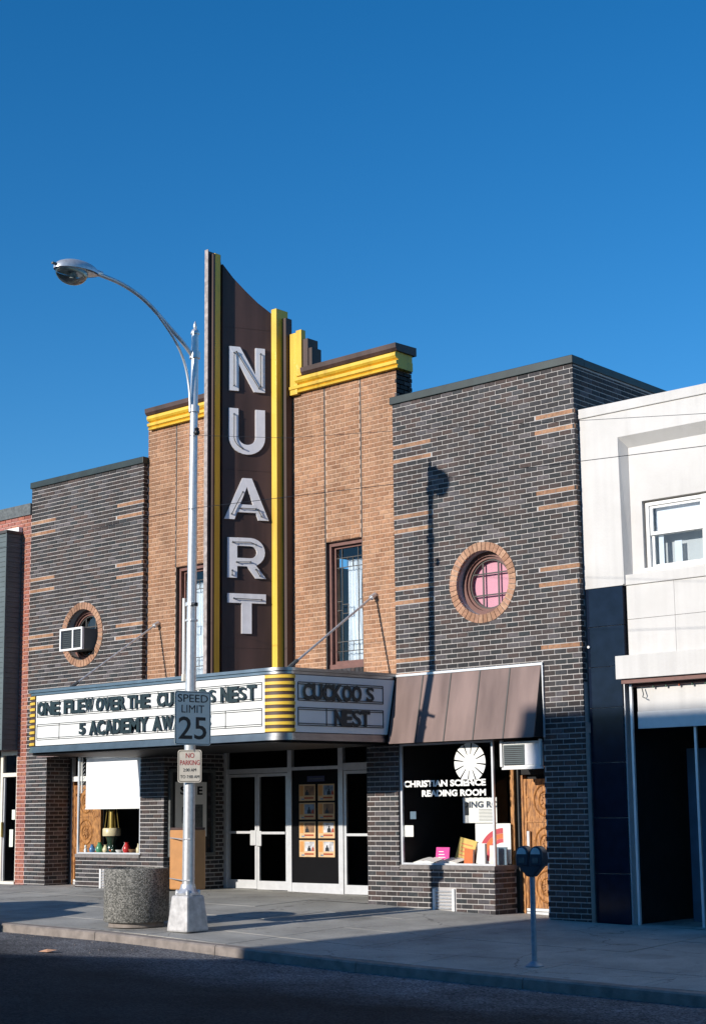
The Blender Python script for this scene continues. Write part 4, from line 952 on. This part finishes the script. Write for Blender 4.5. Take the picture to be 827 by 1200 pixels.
bx('grille', 'siding', ac, -1.44, -1.06, -.045, -.031, 2.30, 2.61)
for i in range(10): bx('louver', 'black', ac, -1.43, -1.07, -.052, -.0455, 2.305+i*.03, 2.318+i*.03)
bx('access_panel', 'white', ac, -1.05, -.80, -.04, -.031, 2.30, 2.61)
m = MB(); m.box(-1.50,-1.462,-.06,.0,2.28,2.68); m.box(-.788,-.755,-.05,.0,2.28,2.68); m.box(-1.47,-.74,-.06,.0,2.235,2.268); m.box(-1.46,-.79,-.05,0,2.632,2.655); m.build('mount', 'wpaint', ac)
# ------------------------------------------------------------------ street lamp
PX, PY = -3.815, -4.37
zb = zg(PX, PY)
sl_ = empty('street_lamp', (PX, PY, zb), 'tall galvanised street lamp with curved arm standing at the kerb', 'street lamp')
def P(z): return (PX+.088*(z-zb)/8.7, PY, z)
m = MB(); b0, b1 = .215, .165
m.add([(PX-b0,PY-b0,zb),(PX+b0,PY-b0,zb),(PX+b0,PY+b0,zb),(PX-b0,PY+b0,zb),(PX-b1,PY-b1,zb+.50),(PX+b1,PY-b1,zb+.50),(PX+b1,PY+b1,zb+.50),(PX-b1,PY+b1,zb+.50)], [[0,3,2,1],[4,5,6,7],[0,1,5,4],[1,2,6,5],[2,3,7,6],[3,0,4,7]])
MM['castbase'] = mat('cast_base_paint', (.52,.51,.50), .6, metal=.2, noise=.2, nscale=12)
m.build('base', 'castbase', sl_, bev=.03)
MB().lathe((PX,PY,zb+.50), [(.16,0),(.165,.03),(.13,.07),(.11,.10),(.10,.15)], 20).build('collar', 'galv', sl_, smooth=True)
for i in range(4):
    a = math.pi/4+i*math.pi/2; MB().lathe((PX+.15*math.cos(a), PY+.15*math.sin(a), zb+.505), [(.028,0),(.028,.05),(.015,.07)], 8).build('anchor_bolt', 'galv', sl_)
MB().tube([P(zb+.5+i*.8) for i in range(11)]+[P(8.66)], [.088-.0035*i for i in range(12)], 18).build('pole', 'galv', sl_, smooth=True)
MB().lathe(P(8.64), [(.062,0),(.066,.02),(.05,.06),(.02,.09),(.03,.12),(.022,.16),(.006,.20)], 14).build('finial', 'galv', sl_, smooth=True)
ax = PX+.082
def bez(p, n=16):
    out = []
    for i in range(len(p)-1):
        p0 = Vector(p[max(i-1,0)]); p1 = Vector(p[i]); p2 = Vector(p[i+1]); p3 = Vector(p[min(i+2, len(p)-1)])
        for k in range(4):
            t = k/4; out.append(.5*((2*p1)+(p2-p0)*t+(2*p0-5*p1+4*p2-p3)*t*t+(3*p1-p0-3*p2+p3)*t**3))
    out.append(Vector(p[-1])); return out
MB().tube(bez([(ax,-4.42,8.30),(ax-.02,-4.59,8.47),(ax-.05,-4.82,8.65),(ax-.10,-5.24,8.96),(ax-.16,-5.64,9.13),(ax-.21,-6.06,9.19)]), .03, 10).build('arm', 'galv', sl_, smooth=True)
MB().tube(bez([(ax,-4.45,7.45),(ax,-4.48,7.82),(ax,-4.58,8.18),(ax,-4.78,8.48),(ax,-5.10,8.77)]), .019, 8).build('brace', 'galv', sl_, smooth=True)
for z_ in (7.5, 8.32): MB().lathe(P(z_-.05), [(.08,0),(.08,.10)], 14).build('pole_band', 'galv', sl_, smooth=True)
ax -= .23; AY = .165; AZ = .10
hd = empty('lamp_head', (0,0,0)); hd.parent = sl_; hd.location = Vector((ax, -6.57+AY, 8.98+AZ))-wloc(sl_)
def ellip(cx, cy, cz, rx, ry, rz, a0, a1, n=20, k=8, tilt=.0):
    vs = []; fs = []
    for i in range(k+1):
        t = R(a0+(a1-a0)*i/k)
        for j in range(n):
            a = 2*math.pi*j/n; x, y, z = rx*math.cos(t)*math.cos(a), ry*math.cos(t)*math.sin(a), rz*math.sin(t)
            vs.append((cx+x, cy+y*math.cos(tilt)-z*math.sin(tilt), cz+y*math.sin(tilt)+z*math.cos(tilt)))
    for i in range(k):
        for j in range(n): fs.append([i*n+j, i*n+(j+1)%n, (i+1)*n+(j+1)%n, (i+1)*n+j])
    return MB().add(vs, fs)
ellip(ax, -6.575+AY, 9.045+AZ, .20, .37, .15, -6, 90, tilt=.06).build('housing', 'galv', hd, smooth=True)
MB().tube([(ax+.02,-6.13+AY,9.11+AZ),(ax,-6.32+AY,9.09+AZ),(ax,-6.49+AY,9.07+AZ)], [.035,.07,.10], 12).build('neck', 'galv', hd, smooth=True)
ellip(ax, -6.655+AY, 9.01+AZ, .175, .26, .19, -88, 0, tilt=.06).build('lens', 'lens', hd, smooth=True)
ellip(ax, -6.655+AY, 9.015+AZ, .165, .245, .10, 0, 88, tilt=.06).build('reflector', 'white', hd, smooth=True)
MB().lathe((ax,-6.635+AY,8.86+AZ), [(.0,0),(.045,.03),(.05,.10),(.02,.16)], 10).build('bulb', 'whiteg', hd, smooth=True)
bx('latch', 'dsteel', hd, ax-.02, ax+.02, -6.995+AY, -6.925+AY, 9.04+AZ, 9.065+AZ)
# small fittings on the pole
for z_ in (.62+zb, 1.30):
    pass
cf = empty('floodlight_clamp', P(5.05), 'small clamp and black plug on the lamp pole below mid height', 'clamp')
q = P(4.62); MB().lathe((q[0],q[1],4.58), [(.092,0),(.092,.05)], 14).build('band', 'galv', cf); MB().tube([(q[0]+.06,q[1]-.04,4.60),(q[0]+.2,q[1]-.1,4.58)], .028, 8).build('plug', 'black', cf)
MB().lathe((q[0],q[1],4.36), [(.09,0),(.09,.025)], 14).build('band', 'galv', cf)
MB().tube([(q[0]-.11,q[1]-.05,4.70),(q[0]-.11,q[1]-.05,3.58)], .022, 8).build('conduit', 'wpaint', cf); MB().lathe((q[0]-.11,q[1]-.05,3.50), [(.03,0),(.03,.10)], 8).build('conduit_end', 'cpaint', cf)
# wires
def wire(pts, r_, label):
    p = []
    for i in range(len(pts)-1):
        a, b = Vector(pts[i]), Vector(pts[i+1]); L = (b-a).length
        for k in range(8): t = k/8; q = a.lerp(b, t); q.z -= 4*t*(1-t)*L*L*.00006; p.append(q)
    p.append(Vector(pts[-1])); MB().tube(p, r_, 5).build('overhead_wire', 'black', None, label=label, cat='wire', group='overhead wires')
wire([(-40,-4.45,5.95),(PX+.04,-4.45,6.0),(34,-4.4,4.25)], .0042, 'thin lower overhead wire crossing the lamp pole and the sign letter A')
wire([(PX+.05,-4.45,7.10),(-1.85,-4.4,6.74),(0,-4.4,6.515),(34,-4.4,2.4)], .003, 'thin upper overhead wire running right from the lamp pole')
ins = empty('wire_insulator', (P(7.0)[0]+.09, PY-.05, 6.99), 'small dark wire insulator on the lamp pole beside the letter U', 'insulator')
MB().lathe((P(7.0)[0]+.13, PY-.06, 7.08), [(.03,0),(.045,.02),(.045,.05),(.03,.07),(.04,.09),(.02,.11)], 10).build('body', 'black', ins, smooth=True); MB().tube([(P(7)[0],PY-.03,7.13),(P(7)[0]+.13,PY-.06,7.13)], .012, 6).build('pin', 'dsteel', ins)
# signs on the pole
def rsign(nm, c, n_, w_, h, r_, face, edge, label, z0):
    """flat sign, normal n_ (xy), centre c, rounded corners"""
    n3 = Vector((n_[0], n_[1], 0)).normalized(); ux = Vector((-n3.y, n3.x, 0)); s = empty(nm, c, label, 'sign')
    def rr(w, h, r): 
        out = []
        for (sx, sz, a0) in ((1,1,0),(-1,1,90),(-1,-1,180),(1,-1,270)): out += [(sx*(w/2-r)+r*math.cos(R(a0+22.5*i)), sz*(h/2-r)+r*math.sin(R(a0+22.5*i))) for i in range(5)]
        return out
    C0 = Vector(c)
    MB().ext(rr(w_, h, r_), C0, ux, Z3, n3, .004).build('plate', face, s)
    o, q = rr(w_-.025, h-.025, r_*.85), rr(w_-.04, h-.04, r_*.7); m = MB(); n = len(o)
    m.add([C0+n3*.0055+ux*p[0]+Vector((0,0,p[1])) for p in o+q], [[i,(i+1)%n,(i+1)%n+n,i+n] for i in range(n)]); m.build('border', edge, s)
    return s, C0, ux, n3
MM['signwhite'] = mat('reflective_white', (.84,.86,.76), .4, noise=.05, nscale=14); MM['signblack'] = mat('sign_black', (.008,.012,.014), .5); MM['signred'] = mat('sign_red', (.42,.05,.05), .5); MM['signcream'] = mat('aged_sign_cream', (.66,.60,.50), .5, noise=.08, nscale=14)
q = P(2.95)
s, C0, ux, n3 = rsign('speed_limit_sign', (q[0]+.105, q[1]-.05, 2.962), (.985,-.17), .61, .765, .04, 'signwhite', 'signblack', 'grey white SPEED LIMIT 25 sign on the lamp pole', 0)
def stext(t, x0, x1, z0, z1, mm, b=.002): text('lettering', t, mm, s, C0+ux*x0+Vector((0,0,z0))+n3*.005, ux, Z3, x1-x0, z1-z0, 0 if t == 'LIMIT' else b, .002)
stext('SPEED', -.255, .255, .225, .335, 'signblack'); stext('LIMIT', -.19, .19, .075, .185, 'signblack'); stext('25', -.24, .23, -.30, .02, 'signblack', .008)
q = P(2.28)
s, C0, ux, n3 = rsign('no_parking_sign', (q[0]+.08, q[1]-.075, 2.285), (.73,-.68), .335, .46, .035, 'signcream', 'signblack', 'small cream NO PARKING sign below the speed limit sign', 0)
stext('NO', -.055, .065, .115, .185, 'signred'); stext('PARKING', -.135, .14, .015, .085, 'signred', .005); stext('2:00 AM', -.09, .09, -.075, -.03, 'signblack', .0); stext('TO 7:00 AM', -.13, .135, -.17, -.125, 'signblack', .0)
# litter bin strapped to the pole
lb = empty('litter_bin', (PX, PY+.25, .55), 'tan painted metal litter bin strapped behind the lamp pole', 'litter bin')
x0, x1, y0, y1, z0, z1 = -4.36, -3.93, -4.25, -3.90, .55, 1.395
pts = []
for (cx_, cy_, a0) in ((x1-.05, y0+.05, 270), (x1-.05, y1-.05, 0), (x0+.05, y1-.05, 90), (x0+.05, y0+.05, 180)): pts += [(cx_+.05*math.cos(R(a0+22.5*i)), cy_+.05*math.sin(R(a0+22.5*i))) for i in range(5)]
MB().prism(pts, z0, z1).build('body', 'binpaint', lb, bev=.02)
MB().prism([(x*.98+(x0+x1)/2*.02, y*.98+(y0+y1)/2*.02) for x, y in pts], z1, z1+.03).build('lid', 'brown', lb)
for z_ in (.70, 1.27): MB().tube([(x0+.05,y0-.015,z_+.01),(PX-.10,PY-.06,z_),(PX,PY-.10,z_-.005),(PX+.10,PY-.06,z_),(x1+.01,y0-.01,z_+.015),(x1+.015,y0+.1,z_+.015)], .008, 6).build('strap', 'galv', lb)
# concrete litter bin
cx_, cy_ = -4.95, -4.33; cz_ = zg(cx_, cy_)
cb = empty('concrete_planter_bin', (cx_, cy_, cz_), 'large round exposed aggregate concrete bin on the sidewalk left of the lamp pole', 'bin')
MB().lathe((cx_,cy_,cz_), [(.40,0),(.40,.07)], 40).build('base', 'kerb', cb, smooth=True)
MB().lathe((cx_,cy_,cz_+.07), [(.455,0),(.47,.02),(.475,.72),(.462,.755),(.40,.76),(.39,.60),(.2,.58)], 48).build('drum', 'aggregate', cb, smooth=True)
# parking meter
mx, my = 1.995, -4.30; mz = zg(mx, my)
pm = empty('parking_meter', (mx, my, mz), 'twin headed dark parking meter on a grey post at the right kerb', 'parking meter')
MB().lathe((mx,my,mz), [(.11,0),(.11,.012),(.06,.04),(.045,.06)], 16).build('foot', 'meterpost', pm, smooth=True)
MB().tube([(mx,my,mz+.03),(mx,my,mz+1.06)], .032, 14).build('post', 'meterpost', pm, smooth=True)
m = MB(); m.ext([(-.05,0),(.05,0),(.17,.12),(.19,.20),(-.19,.20),(-.17,.12)], (mx, my+.05, mz+1.02), X3, Z3, (0,-1,0), .10); m.build('yoke', 'meter', pm, bev=.02)
for sx in (-1, 1):
    hx = mx+sx*.098; h = empty('meter_head', (0,0,0)); h.parent = pm; h.location = Vector((hx, my, mz+1.16))-wloc(pm)
    pts = [(-.088,0),(.088,0),(.094,.10)]+[(.090*math.cos(R(a)), .135+.10*math.sin(R(a))) for a in range(0, 181, 15)]+[(-.094,.10)]
    m = MB(); m.ext(pts, (hx, my+.065, mz+1.14), X3, Z3, (0,-1,0), .13); m.build('housing', 'meter', h, bev=.018, smooth=True)
    pts = [(.070*math.cos(R(a)), .14+.075*math.sin(R(a))) for a in range(0, 181, 12)]
    m = MB(); m.ext(pts, (hx, my-.064, mz+1.14), X3, Z3, (0,-1,0), .006); m.build('dial_window', 'clear', h)
    m = MB(); m.ext([(p[0]*.95, p[1]) for p in pts], (hx, my-.0655, mz+1.14), X3, Z3, (0,1,0), .0004); m.build('dial_card', 'whiteg', h)
    bx('coin_plate', 'dsteel', h, hx-.04, hx+.04, my-.072, my-.064, mz+1.18, mz+1.24)
# ------------------------------------------------------------------ litter on the road
MM['scrap'] = mat('tan_paper_scrap', (.62,.34,.20), .8)
zz = zroad(-3.9, -6.75)
MB().add([(-4.0,-6.80,zz+.004),(-3.78,-6.83,zz+.01),(-3.74,-6.70,zz+.03),(-3.97,-6.69,zz+.012),(-3.87,-6.76,zz+.04)], [[0,1,4],[1,2,4],[2,3,4],[3,0,4]]).build('paper_scrap', 'scrap', None, label='crumpled tan paper scrap lying on the sunlit asphalt at left', cat='litter')
m = MB()
for i in range(130):
    x = random.uniform(-8, 5); y = KY-random.expovariate(3)-.02; s_ = random.uniform(.006, .02); z = zroad(x, y)
    m.add([(x,y,z+.001),(x+s_,y+.3*s_,z+.003),(x+.6*s_,y+s_,z+.002),(x+.5*s_,y+.4*s_,z+s_*.8)], [[0,1,3],[1,2,3],[2,0,3]])
m.build('gutter_grit', 'kerb', None, kind='stuff', label='small grit and debris along the gutter', cat='debris')
# ------------------------------------------------------------------ white building on the right
wb = empty('white_building', (5, .1, 0), 'white stucco building with black glass pilaster and upstairs sash window at right', 'building')
Y0, Y1 = .12, .28
W1 = 12
def wbx(nm, m_, *a, **k): return bx(nm, m_, wb, *a, **k)
wbx('coping', 'stucco', .012, W1, Y0-.025, .55, 7.51, 7.66, bev=.01)
m = MB(); m.box(.012, .68, Y0, .6, 4.885, 7.508); m.box(.68, W1, Y0, .6, 7.12, 7.508); m.build('wall', 'stucco', wb)
m = MB(); wx0, wx1, wz0, wz1 = .955, 2.42, 5.10, 6.13
m.box(.68, wx0, Y1, .6, 4.2, 7.12); m.box(wx1, W1, Y1, .6, 4.2, 7.12); m.box(wx0, wx1, Y1, .6, wz1, 7.12); m.box(wx0, wx1, Y1, .6, 4.2, wz0)
m.build('wall', 'stucco', wb)
# sloping bevel of the sunk panel
m = MB(); m.add([(.68,Y0,7.12),(W1,Y0,7.12),(W1,Y1-.001,6.97),(.76,Y1-.001,6.97)], [[3,2,1,0]]); m.add([(.68,Y0,7.12),(.76,Y1-.001,6.97),(.76,Y1-.001,4.9),(.70,Y0,4.9)], [[0,3,2,1]]); m.add([(.681,Y0,4.9),(.681,Y0,7.12),(.70,Y0+.001,4.9)], [[0,1,2]]); m.build('panel_bevel', 'stucco', wb)
wbx('sill_band', 'stucco', .655, W1, Y0+.03, Y1+.1, 4.88, 5.035, bev=.008)
# lower white panels
zs_ = [(3.83, 4.37), (4.376, 4.878)]; xp = [.70, 1.49, 2.9, 4.3, 5.7, 7.1]
for i in range(len(xp)-1):
    for j, (a, b_) in enumerate(zs_): wbx('facing_panel', 'stucco', xp[i]+.002, xp[i+1]-.003, Y0+.055, Y0+.1, a, b_)
wbx('panel_backing', 'lead', .62, W1, Y0+.09, .5, 3.5, 4.879)
# black glass tiles
for a, b_ in ((4.305,4.878),(3.705,4.298),(3.10,3.698),(2.30,3.093),(1.5,2.293),(.70,1.493),(-.02,.693)): wbx('glass_tile', 'tile', .03, .665 if a > 3.69 else .60, Y0, Y0+.06, a, b_, bev=.004)
wbx('tile_backing', 'alu', .02, .62, Y0+.03, Y0+.25, -.1, 4.87)
MB().tube([(.06,Y0-.03,4.01),(.06,Y0+.0,4.01)], .02, 10).build('rivet', 'wpaint', wb)
wbx('fascia_beam', 'stucco', .60, W1, -.05, .35, 3.485, 3.825, bev=.006)
wbx('beam_underside', 'wframe', .66, W1, .0, .5, 3.42, 3.483)
# upstairs sash window
for k_, x_ in enumerate((0, 1.12)):
    sw2 = empty('sash_window', (0,0,0), None); sw2.parent = wb; sw2.location = Vector((1.5+x_, .3, 5.1))-wloc(wb)
    if k_: 
        continue
    a, b_, c, d = wx0+.035, wx1-.035, wz0+.02, wz1-.03; cm = 1.93
    m = MB(); m.box(a, a+.05, .32, .42, c, d); m.box(cm, cm+.11, .30, .42, c, d); m.box(b_-.05, b_, .32, .42, c, d); m.box(a+.05, cm, .32, .42, d-.05, d); m.box(cm+.11, b_-.05, .32, .42, d-.05, d); m.box(wx0-.01, wx1+.01, .27, .42, c-.05, c); m.build('frame', 'wpaint', sw2)
    zm = (c+d)/2+.0
    for (u, v, y_, nm) in ((zm-.0, d-.05, .345, 'upper'), (c, zm+.03, .375, 'lower')):
        m = MB(); t = .05; m.box(a+.05, a+.05+t, y_, y_+.03, u, v); m.box(cm-t, cm, y_, y_+.03, u, v); m.box(a+.05+t, cm-t, y_, y_+.03, u, u+t); m.box(a+.05+t, cm-t, y_, y_+.03, v-t*.8, v); m.build('sash', 'wpaint', sw2)
        MB().add([(a+.05+t, y_+.015, u+t),(cm-t, y_+.015, u+t),(cm-t, y_+.015, v-t*.8),(a+.05+t, y_+.015, v-t*.8)], [[0,1,2,3]]).build('pane', 'skyglass', sw2)
    MB().box(a+.1, cm-.05, .44, .445, zm, d).build('shade', 'white', sw2)
    MB().box(a+.14, a+.22, .43, .434, c, zm).build('curtain', 'curtain', sw2); MB().box(a+.36, a+.48, .50, .504, c, zm-.1).build('curtain', 'curtain', sw2)
    MB().box(wx0-.1, wx1+.1, 1.0, 1.02, wz0-.1, wz1+.1).build('room_back', 'blueg', sw2)
    MB().add([(cm+.11, .38, c),(b_-.05, .38, c),(b_-.05, .38, d),(cm+.11, .38, d)], [[0,1,2,3]]).build('pane', 'skyglass', sw2)
# storefront recess of the white building
for x in (.735, 1.665, 2.6, 3.6, 4.6, 5.6):
    MB().box(x-.018, x+.018, .12 if x < 1 else .28, .16 if x < 1 else .32, -.2, 3.42 if x < 1 else 2.80).build('storefront_mullion', 'alu', wb)
MB().add([(.76,.30,-.1),(7,.30,-.1),(7,.30,2.78),(.76,.30,2.78)], [[0,1,2,3]]).build('storefront_glass', 'clear', wb)
m = MB(); m.box(.62, 12, 2.8, 2.85, -.3, 3.6); m.box(.62, .66, .31, 2.8, -.3, 3.6); m.box(.62, 12, .36, 2.85, 3.43, 3.48); m.build('storefront_interior', 'dark', wb)
for i in range(6): MB().box(1.0+i*.17, 1.14+i*.17, 1.2+.02*(i%2), 1.21+.02*(i%2), -.1, 2.5).build('door_curtain', 'blueg', wb)
floor2 = MB().add([(.6,.0,zf(.6)-.004),(12,.0,zf(4.6)-.004),(12,2.8,zf(4.6)-.004),(.6,2.8,zf(.6)-.004)], [[0,1,2,3]]).build('entry_floor', 'slab', wb)
wbx('body', 'stucco', 0.02, 12, .61, 14, 3.5, 7.45)
aw = empty('rolled_awning', (3.5, .2, 2.76), 'white roller awning rolled up under the fascia beam at right', 'awning')
bx('valance', 'stucco', aw, .80, 6.8, .20, .24, 3.02, 3.375); bx('valance', 'wpaint', aw, .80, 6.8, .19, .23, 2.77, 3.018)
MB().tube([(.76,.17,3.40),(6.8,.17,3.40)], .03, 10).build('roller', 'wframe', aw); 
MB().tube([(.92,.13,3.36),(.95,.12,3.26),(.93,.13,3.22),(.98,.12,3.20)], .008, 6).build('crank', 'dsteel', aw)
for i in range(26): MB().lathe((1.1+i*.21,.15,3.345), [(.012,0),(.016,.02),(.012,.04)], 6).build('awning_hook', 'cardred' if i % 5 == 2 else 'greenp', aw)
# ------------------------------------------------------------------ red brick building on the left
rb = empty('red_brick_building', (-16, 0, 0), 'red brick building at the left edge with grey metal coping', 'building')
lay('red_brick', (0,0,0), (1,0,0), (0,-1,0), -17.5, XL0-.012, 7.2, 7.83)
lay('red_brick', (0,0,0), (1,0,0), (0,-1,0), -13.70, XL0-.012, .25, 7.2)
flush(rb, {'red_brick': 'red_brick'}, {'red_brick': 260}, {'red_brick': 'rbrick'}, lambda c, it: c.x > -14.5)
m = MB(); m.box(-13.70, XL0-.004, MY, .4, -.2, 7.85); m.box(-17.5, -13.7, MY, .4, 2.95, 7.85); m.build('wall', 'rmortar', rb)
bx('coping', 'dsteel', rb, -17.6, XL0-.006, -.03, .5, 7.84, 8.08)
bx('body', 'rmortar', rb, -17.5, XL0-.05, .41, 14, -.2, 7.8)
m = MB(); m.box(-14.28, -14.20, .02, .1, .1, 2.95); m.box(-13.74, -13.702, .02, .1, .1, 2.95); m.box(-14.20, -13.74, .02, .08, 2.42, 2.50); m.box(-14.20,-13.74,.02,.08,2.86,2.94); m.build('door_frame', 'cpaint', rb)
MB().add([(-14.2,.06,2.5),(-13.74,.06,2.5),(-13.74,.06,2.86),(-14.2,.06,2.86)], [[0,1,2,3]]).build('transom_pane', 'skyglass', rb)
m = MB(); m.box(-14.20, -14.165, .05, .09, .3, 2.40); m.build('door_stile', 'alu', rb)
MB().add([(-14.165,.07,.3),(-13.74,.07,.3),(-13.74,.07,2.42),(-14.165,.07,2.42)], [[0,1,2,3]]).build('door_glass', 'clear', rb); bx('door_handle', 'brass', rb, -14.20, -14.17, .0, .04, 1.2, 1.5)
bx('doorway_interior', 'dark', rb, -14.28, -13.70, .35, .36, .1, 2.95); bx('threshold', 'cpaint', rb, -14.28, -13.70, -.02, .3, .2, .31)
bx('door_notice', 'signwhite', rb, -14.02, -13.90, .085, .09, 1.0, 1.35); bx('door_notice', 'signwhite', rb, -13.95, -13.85, .085, .09, 1.55, 1.75)
bx('shopfront', 'dark', rb, -17.5, -14.29, .0, .4, .2, 2.95)
# clapboarded projecting bay
sb = empty('clapboard_sign_box', (-15, -.2, 2.95), 'dark grey clapboard box projecting from the red brick building at the left edge', 'sign box')
bx('core', 'siding', sb, -17.4, -13.71, -.37, -.004, 2.97, 7.42)
m = MB(); h = .105
z = 2.96; i = 0
while z < 7.40:
    m.add([(-17.4,-.385,z),(-13.70,-.385,z),(-13.70,-.372,z+h),(-17.4,-.372,z+h),(-17.4,-.37,z),(-13.70,-.37,z)], [[0,1,2,3],[0,4,5,1]])
    m.add([(-13.695,-.385,z),(-13.695,-.003,z),(-13.708,-.003,z+h),(-13.708,-.385,z+h),(-13.71,-.385,z),(-13.71,-.003,z)], [[0,1,2,3],[0,4,5,1]])
    z += h
m.build('clapboards', 'siding', sb, kind='stuff')
bx('corner_board', 'siding', sb, -13.72, -13.69, -.40, -.36, 2.95, 7.44); bx('top_board', 'lead', sb, -17.42, -13.68, -.41, -.002, 7.44, 7.50)
bx('wall_flashing', 'wpaint', sb, -14.2, -13.69, -.10, -.003, 7.50, 7.60)
# ------------------------------------------------------------------ across the street (their shadows reach the theater)
def across(nm, x0, x1, yf, depth, tops, mt, label, floors):
    b = empty(nm, ((x0+x1)/2, yf-depth/2, 0), label, 'building')
    m = MB(); n = len(tops); poly = [(x0, -.5)]+[(x1, -.5)]+[(x, z_) for x, z_ in tops[::-1]]
    m.ext(poly, (0, yf, 0), X3, Z3, (0,-1,0), depth); m.build('walls', mt, b)
    bx('cornice', 'trim', b, x0, x1, yf+.002, yf+.12, min(t[1] for t in tops)-.6, min(t[1] for t in tops)-.45)
    x = x0+1
    while x < x1-1.6:
        for k in range(floors):
            z_ = 4.6+k*3.2; 
            if z_+1.6 < min(t[1] for t in tops)-.7:
                f = bx('window', 'wpaint', b, x, x+1.1, yf+.002, yf+.06, z_, z_+1.7); bx('pane', 'tile', f, x+.08, x+1.02, yf+.06, yf+.065, z_+.08, z_+1.62)
        s = bx('shop_window', 'dsteel', b, x-.3, x+1.7, yf+.002, yf+.05, .7, 2.9); bx('pane', 'tile', s, x-.2, x+1.6, yf+.05, yf+.055, .8, 2.8)
        x += 2.6
across('tall_brick_block', -6.2, 34, -25, 14, [(-6.2, 11.73), (34, 11.73)], 'dmortar', 'tall brick block across the street casting shade on the right', 2)
across('low_shop_row', -60, -6.22, -25, 12, [(-60, 4.6), (-12, 4.6), (-7.68, 5.97), (-6.22, 6.5)], 'rmortar', 'low shop row across the street casting shade on the road', 1)
# ------------------------------------------------------------------ parked car out of frame at left: its shadow lies on the sidewalk
car = empty('parked_car', (-10, -6.4, -.1), 'dark blue sedan parked at the kerb beyond the left edge', 'car')
MM['carpaint'] = mat('dark_blue_car_paint', (.02,.03,.08), .3, metal=.3, coat=1, noise=.03)
cx0 = -12.35; gz = zroad(-10, -6.4)
def loft(secs):
    vs = []; fs = []; n = len(secs[0])
    for s_ in secs: vs += s_
    for i in range(len(secs)-1):
        for j in range(n): fs.append([i*n+j, i*n+(j+1)%n, (i+1)*n+(j+1)%n, (i+1)*n+j])
    fs += [list(range(n))[::-1], list(range((len(secs)-1)*n, len(secs)*n))]; return MB().add(vs, fs)
prof_ = [(0,.45,.62,.72),(.25,.3,.82,.86),(1.3,.28,.92,.92),(3.5,.28,.95,.92),(4.6,.32,.90,.88),(4.85,.45,.72,.75)]
loft([[(cx0+x, -6.4-w_, gz+lo), (cx0+x, -6.4+w_, gz+lo), (cx0+x, -6.4+w_, gz+hi-.12), (cx0+x, -6.4+w_*.92, gz+hi), (cx0+x, -6.4-w_*.92, gz+hi), (cx0+x, -6.4-w_, gz+hi-.12)] for x, lo, hi, w_ in prof_]).build('body', 'carpaint', car, bev=.03)
loft([[(cx0+x, -6.4-w_, gz+.9), (cx0+x, -6.4+w_, gz+.9), (cx0+x+dx, -6.4+w_*.82, gz+z_), (cx0+x+dx, -6.4-w_*.82, gz+z_)] for x, w_, z_, dx in ((1.35,.84,.93,0),(1.4,.84,1.36,.55),(3.3,.84,1.38,-.0),(3.9,.84,.95,0))]).build('cabin', 'tile', car, bev=.02)
bx('roof', 'carpaint', car, cx0+2.0, cx0+3.25, -7.06, -5.74, gz+1.37, gz+1.41, bev=.02)
for x in (.9, 3.85):
    for y in (-7.2, -5.78):
        w_ = empty('wheel', (0,0,0)); w_.parent = car; w_.location = Vector((cx0+x, y, gz))-wloc(car)
        MB().tube([(cx0+x, y, gz+.31), (cx0+x, y+.2, gz+.31)], .31, 20).build('tyre', 'black', w_); MB().tube([(cx0+x, y-.01, gz+.31), (cx0+x, y+.21, gz+.31)], .18, 16).build('rim', 'chrome', w_)
for y in (-7.1, -5.9): MB().tube([(cx0+4.78, y, gz+.62), (cx0+4.87, y, gz+.62)], .09, 12).build('headlight', 'lens', car)
bx('bumper', 'chrome', car, cx0+4.8, cx0+4.95, -7.2, -5.6, gz+.38, gz+.5, bev=.02)
# no empties left without parts
for o in list(bpy.data.objects):
    if o.type == 'EMPTY' and not o.children: bpy.data.objects.remove(o)
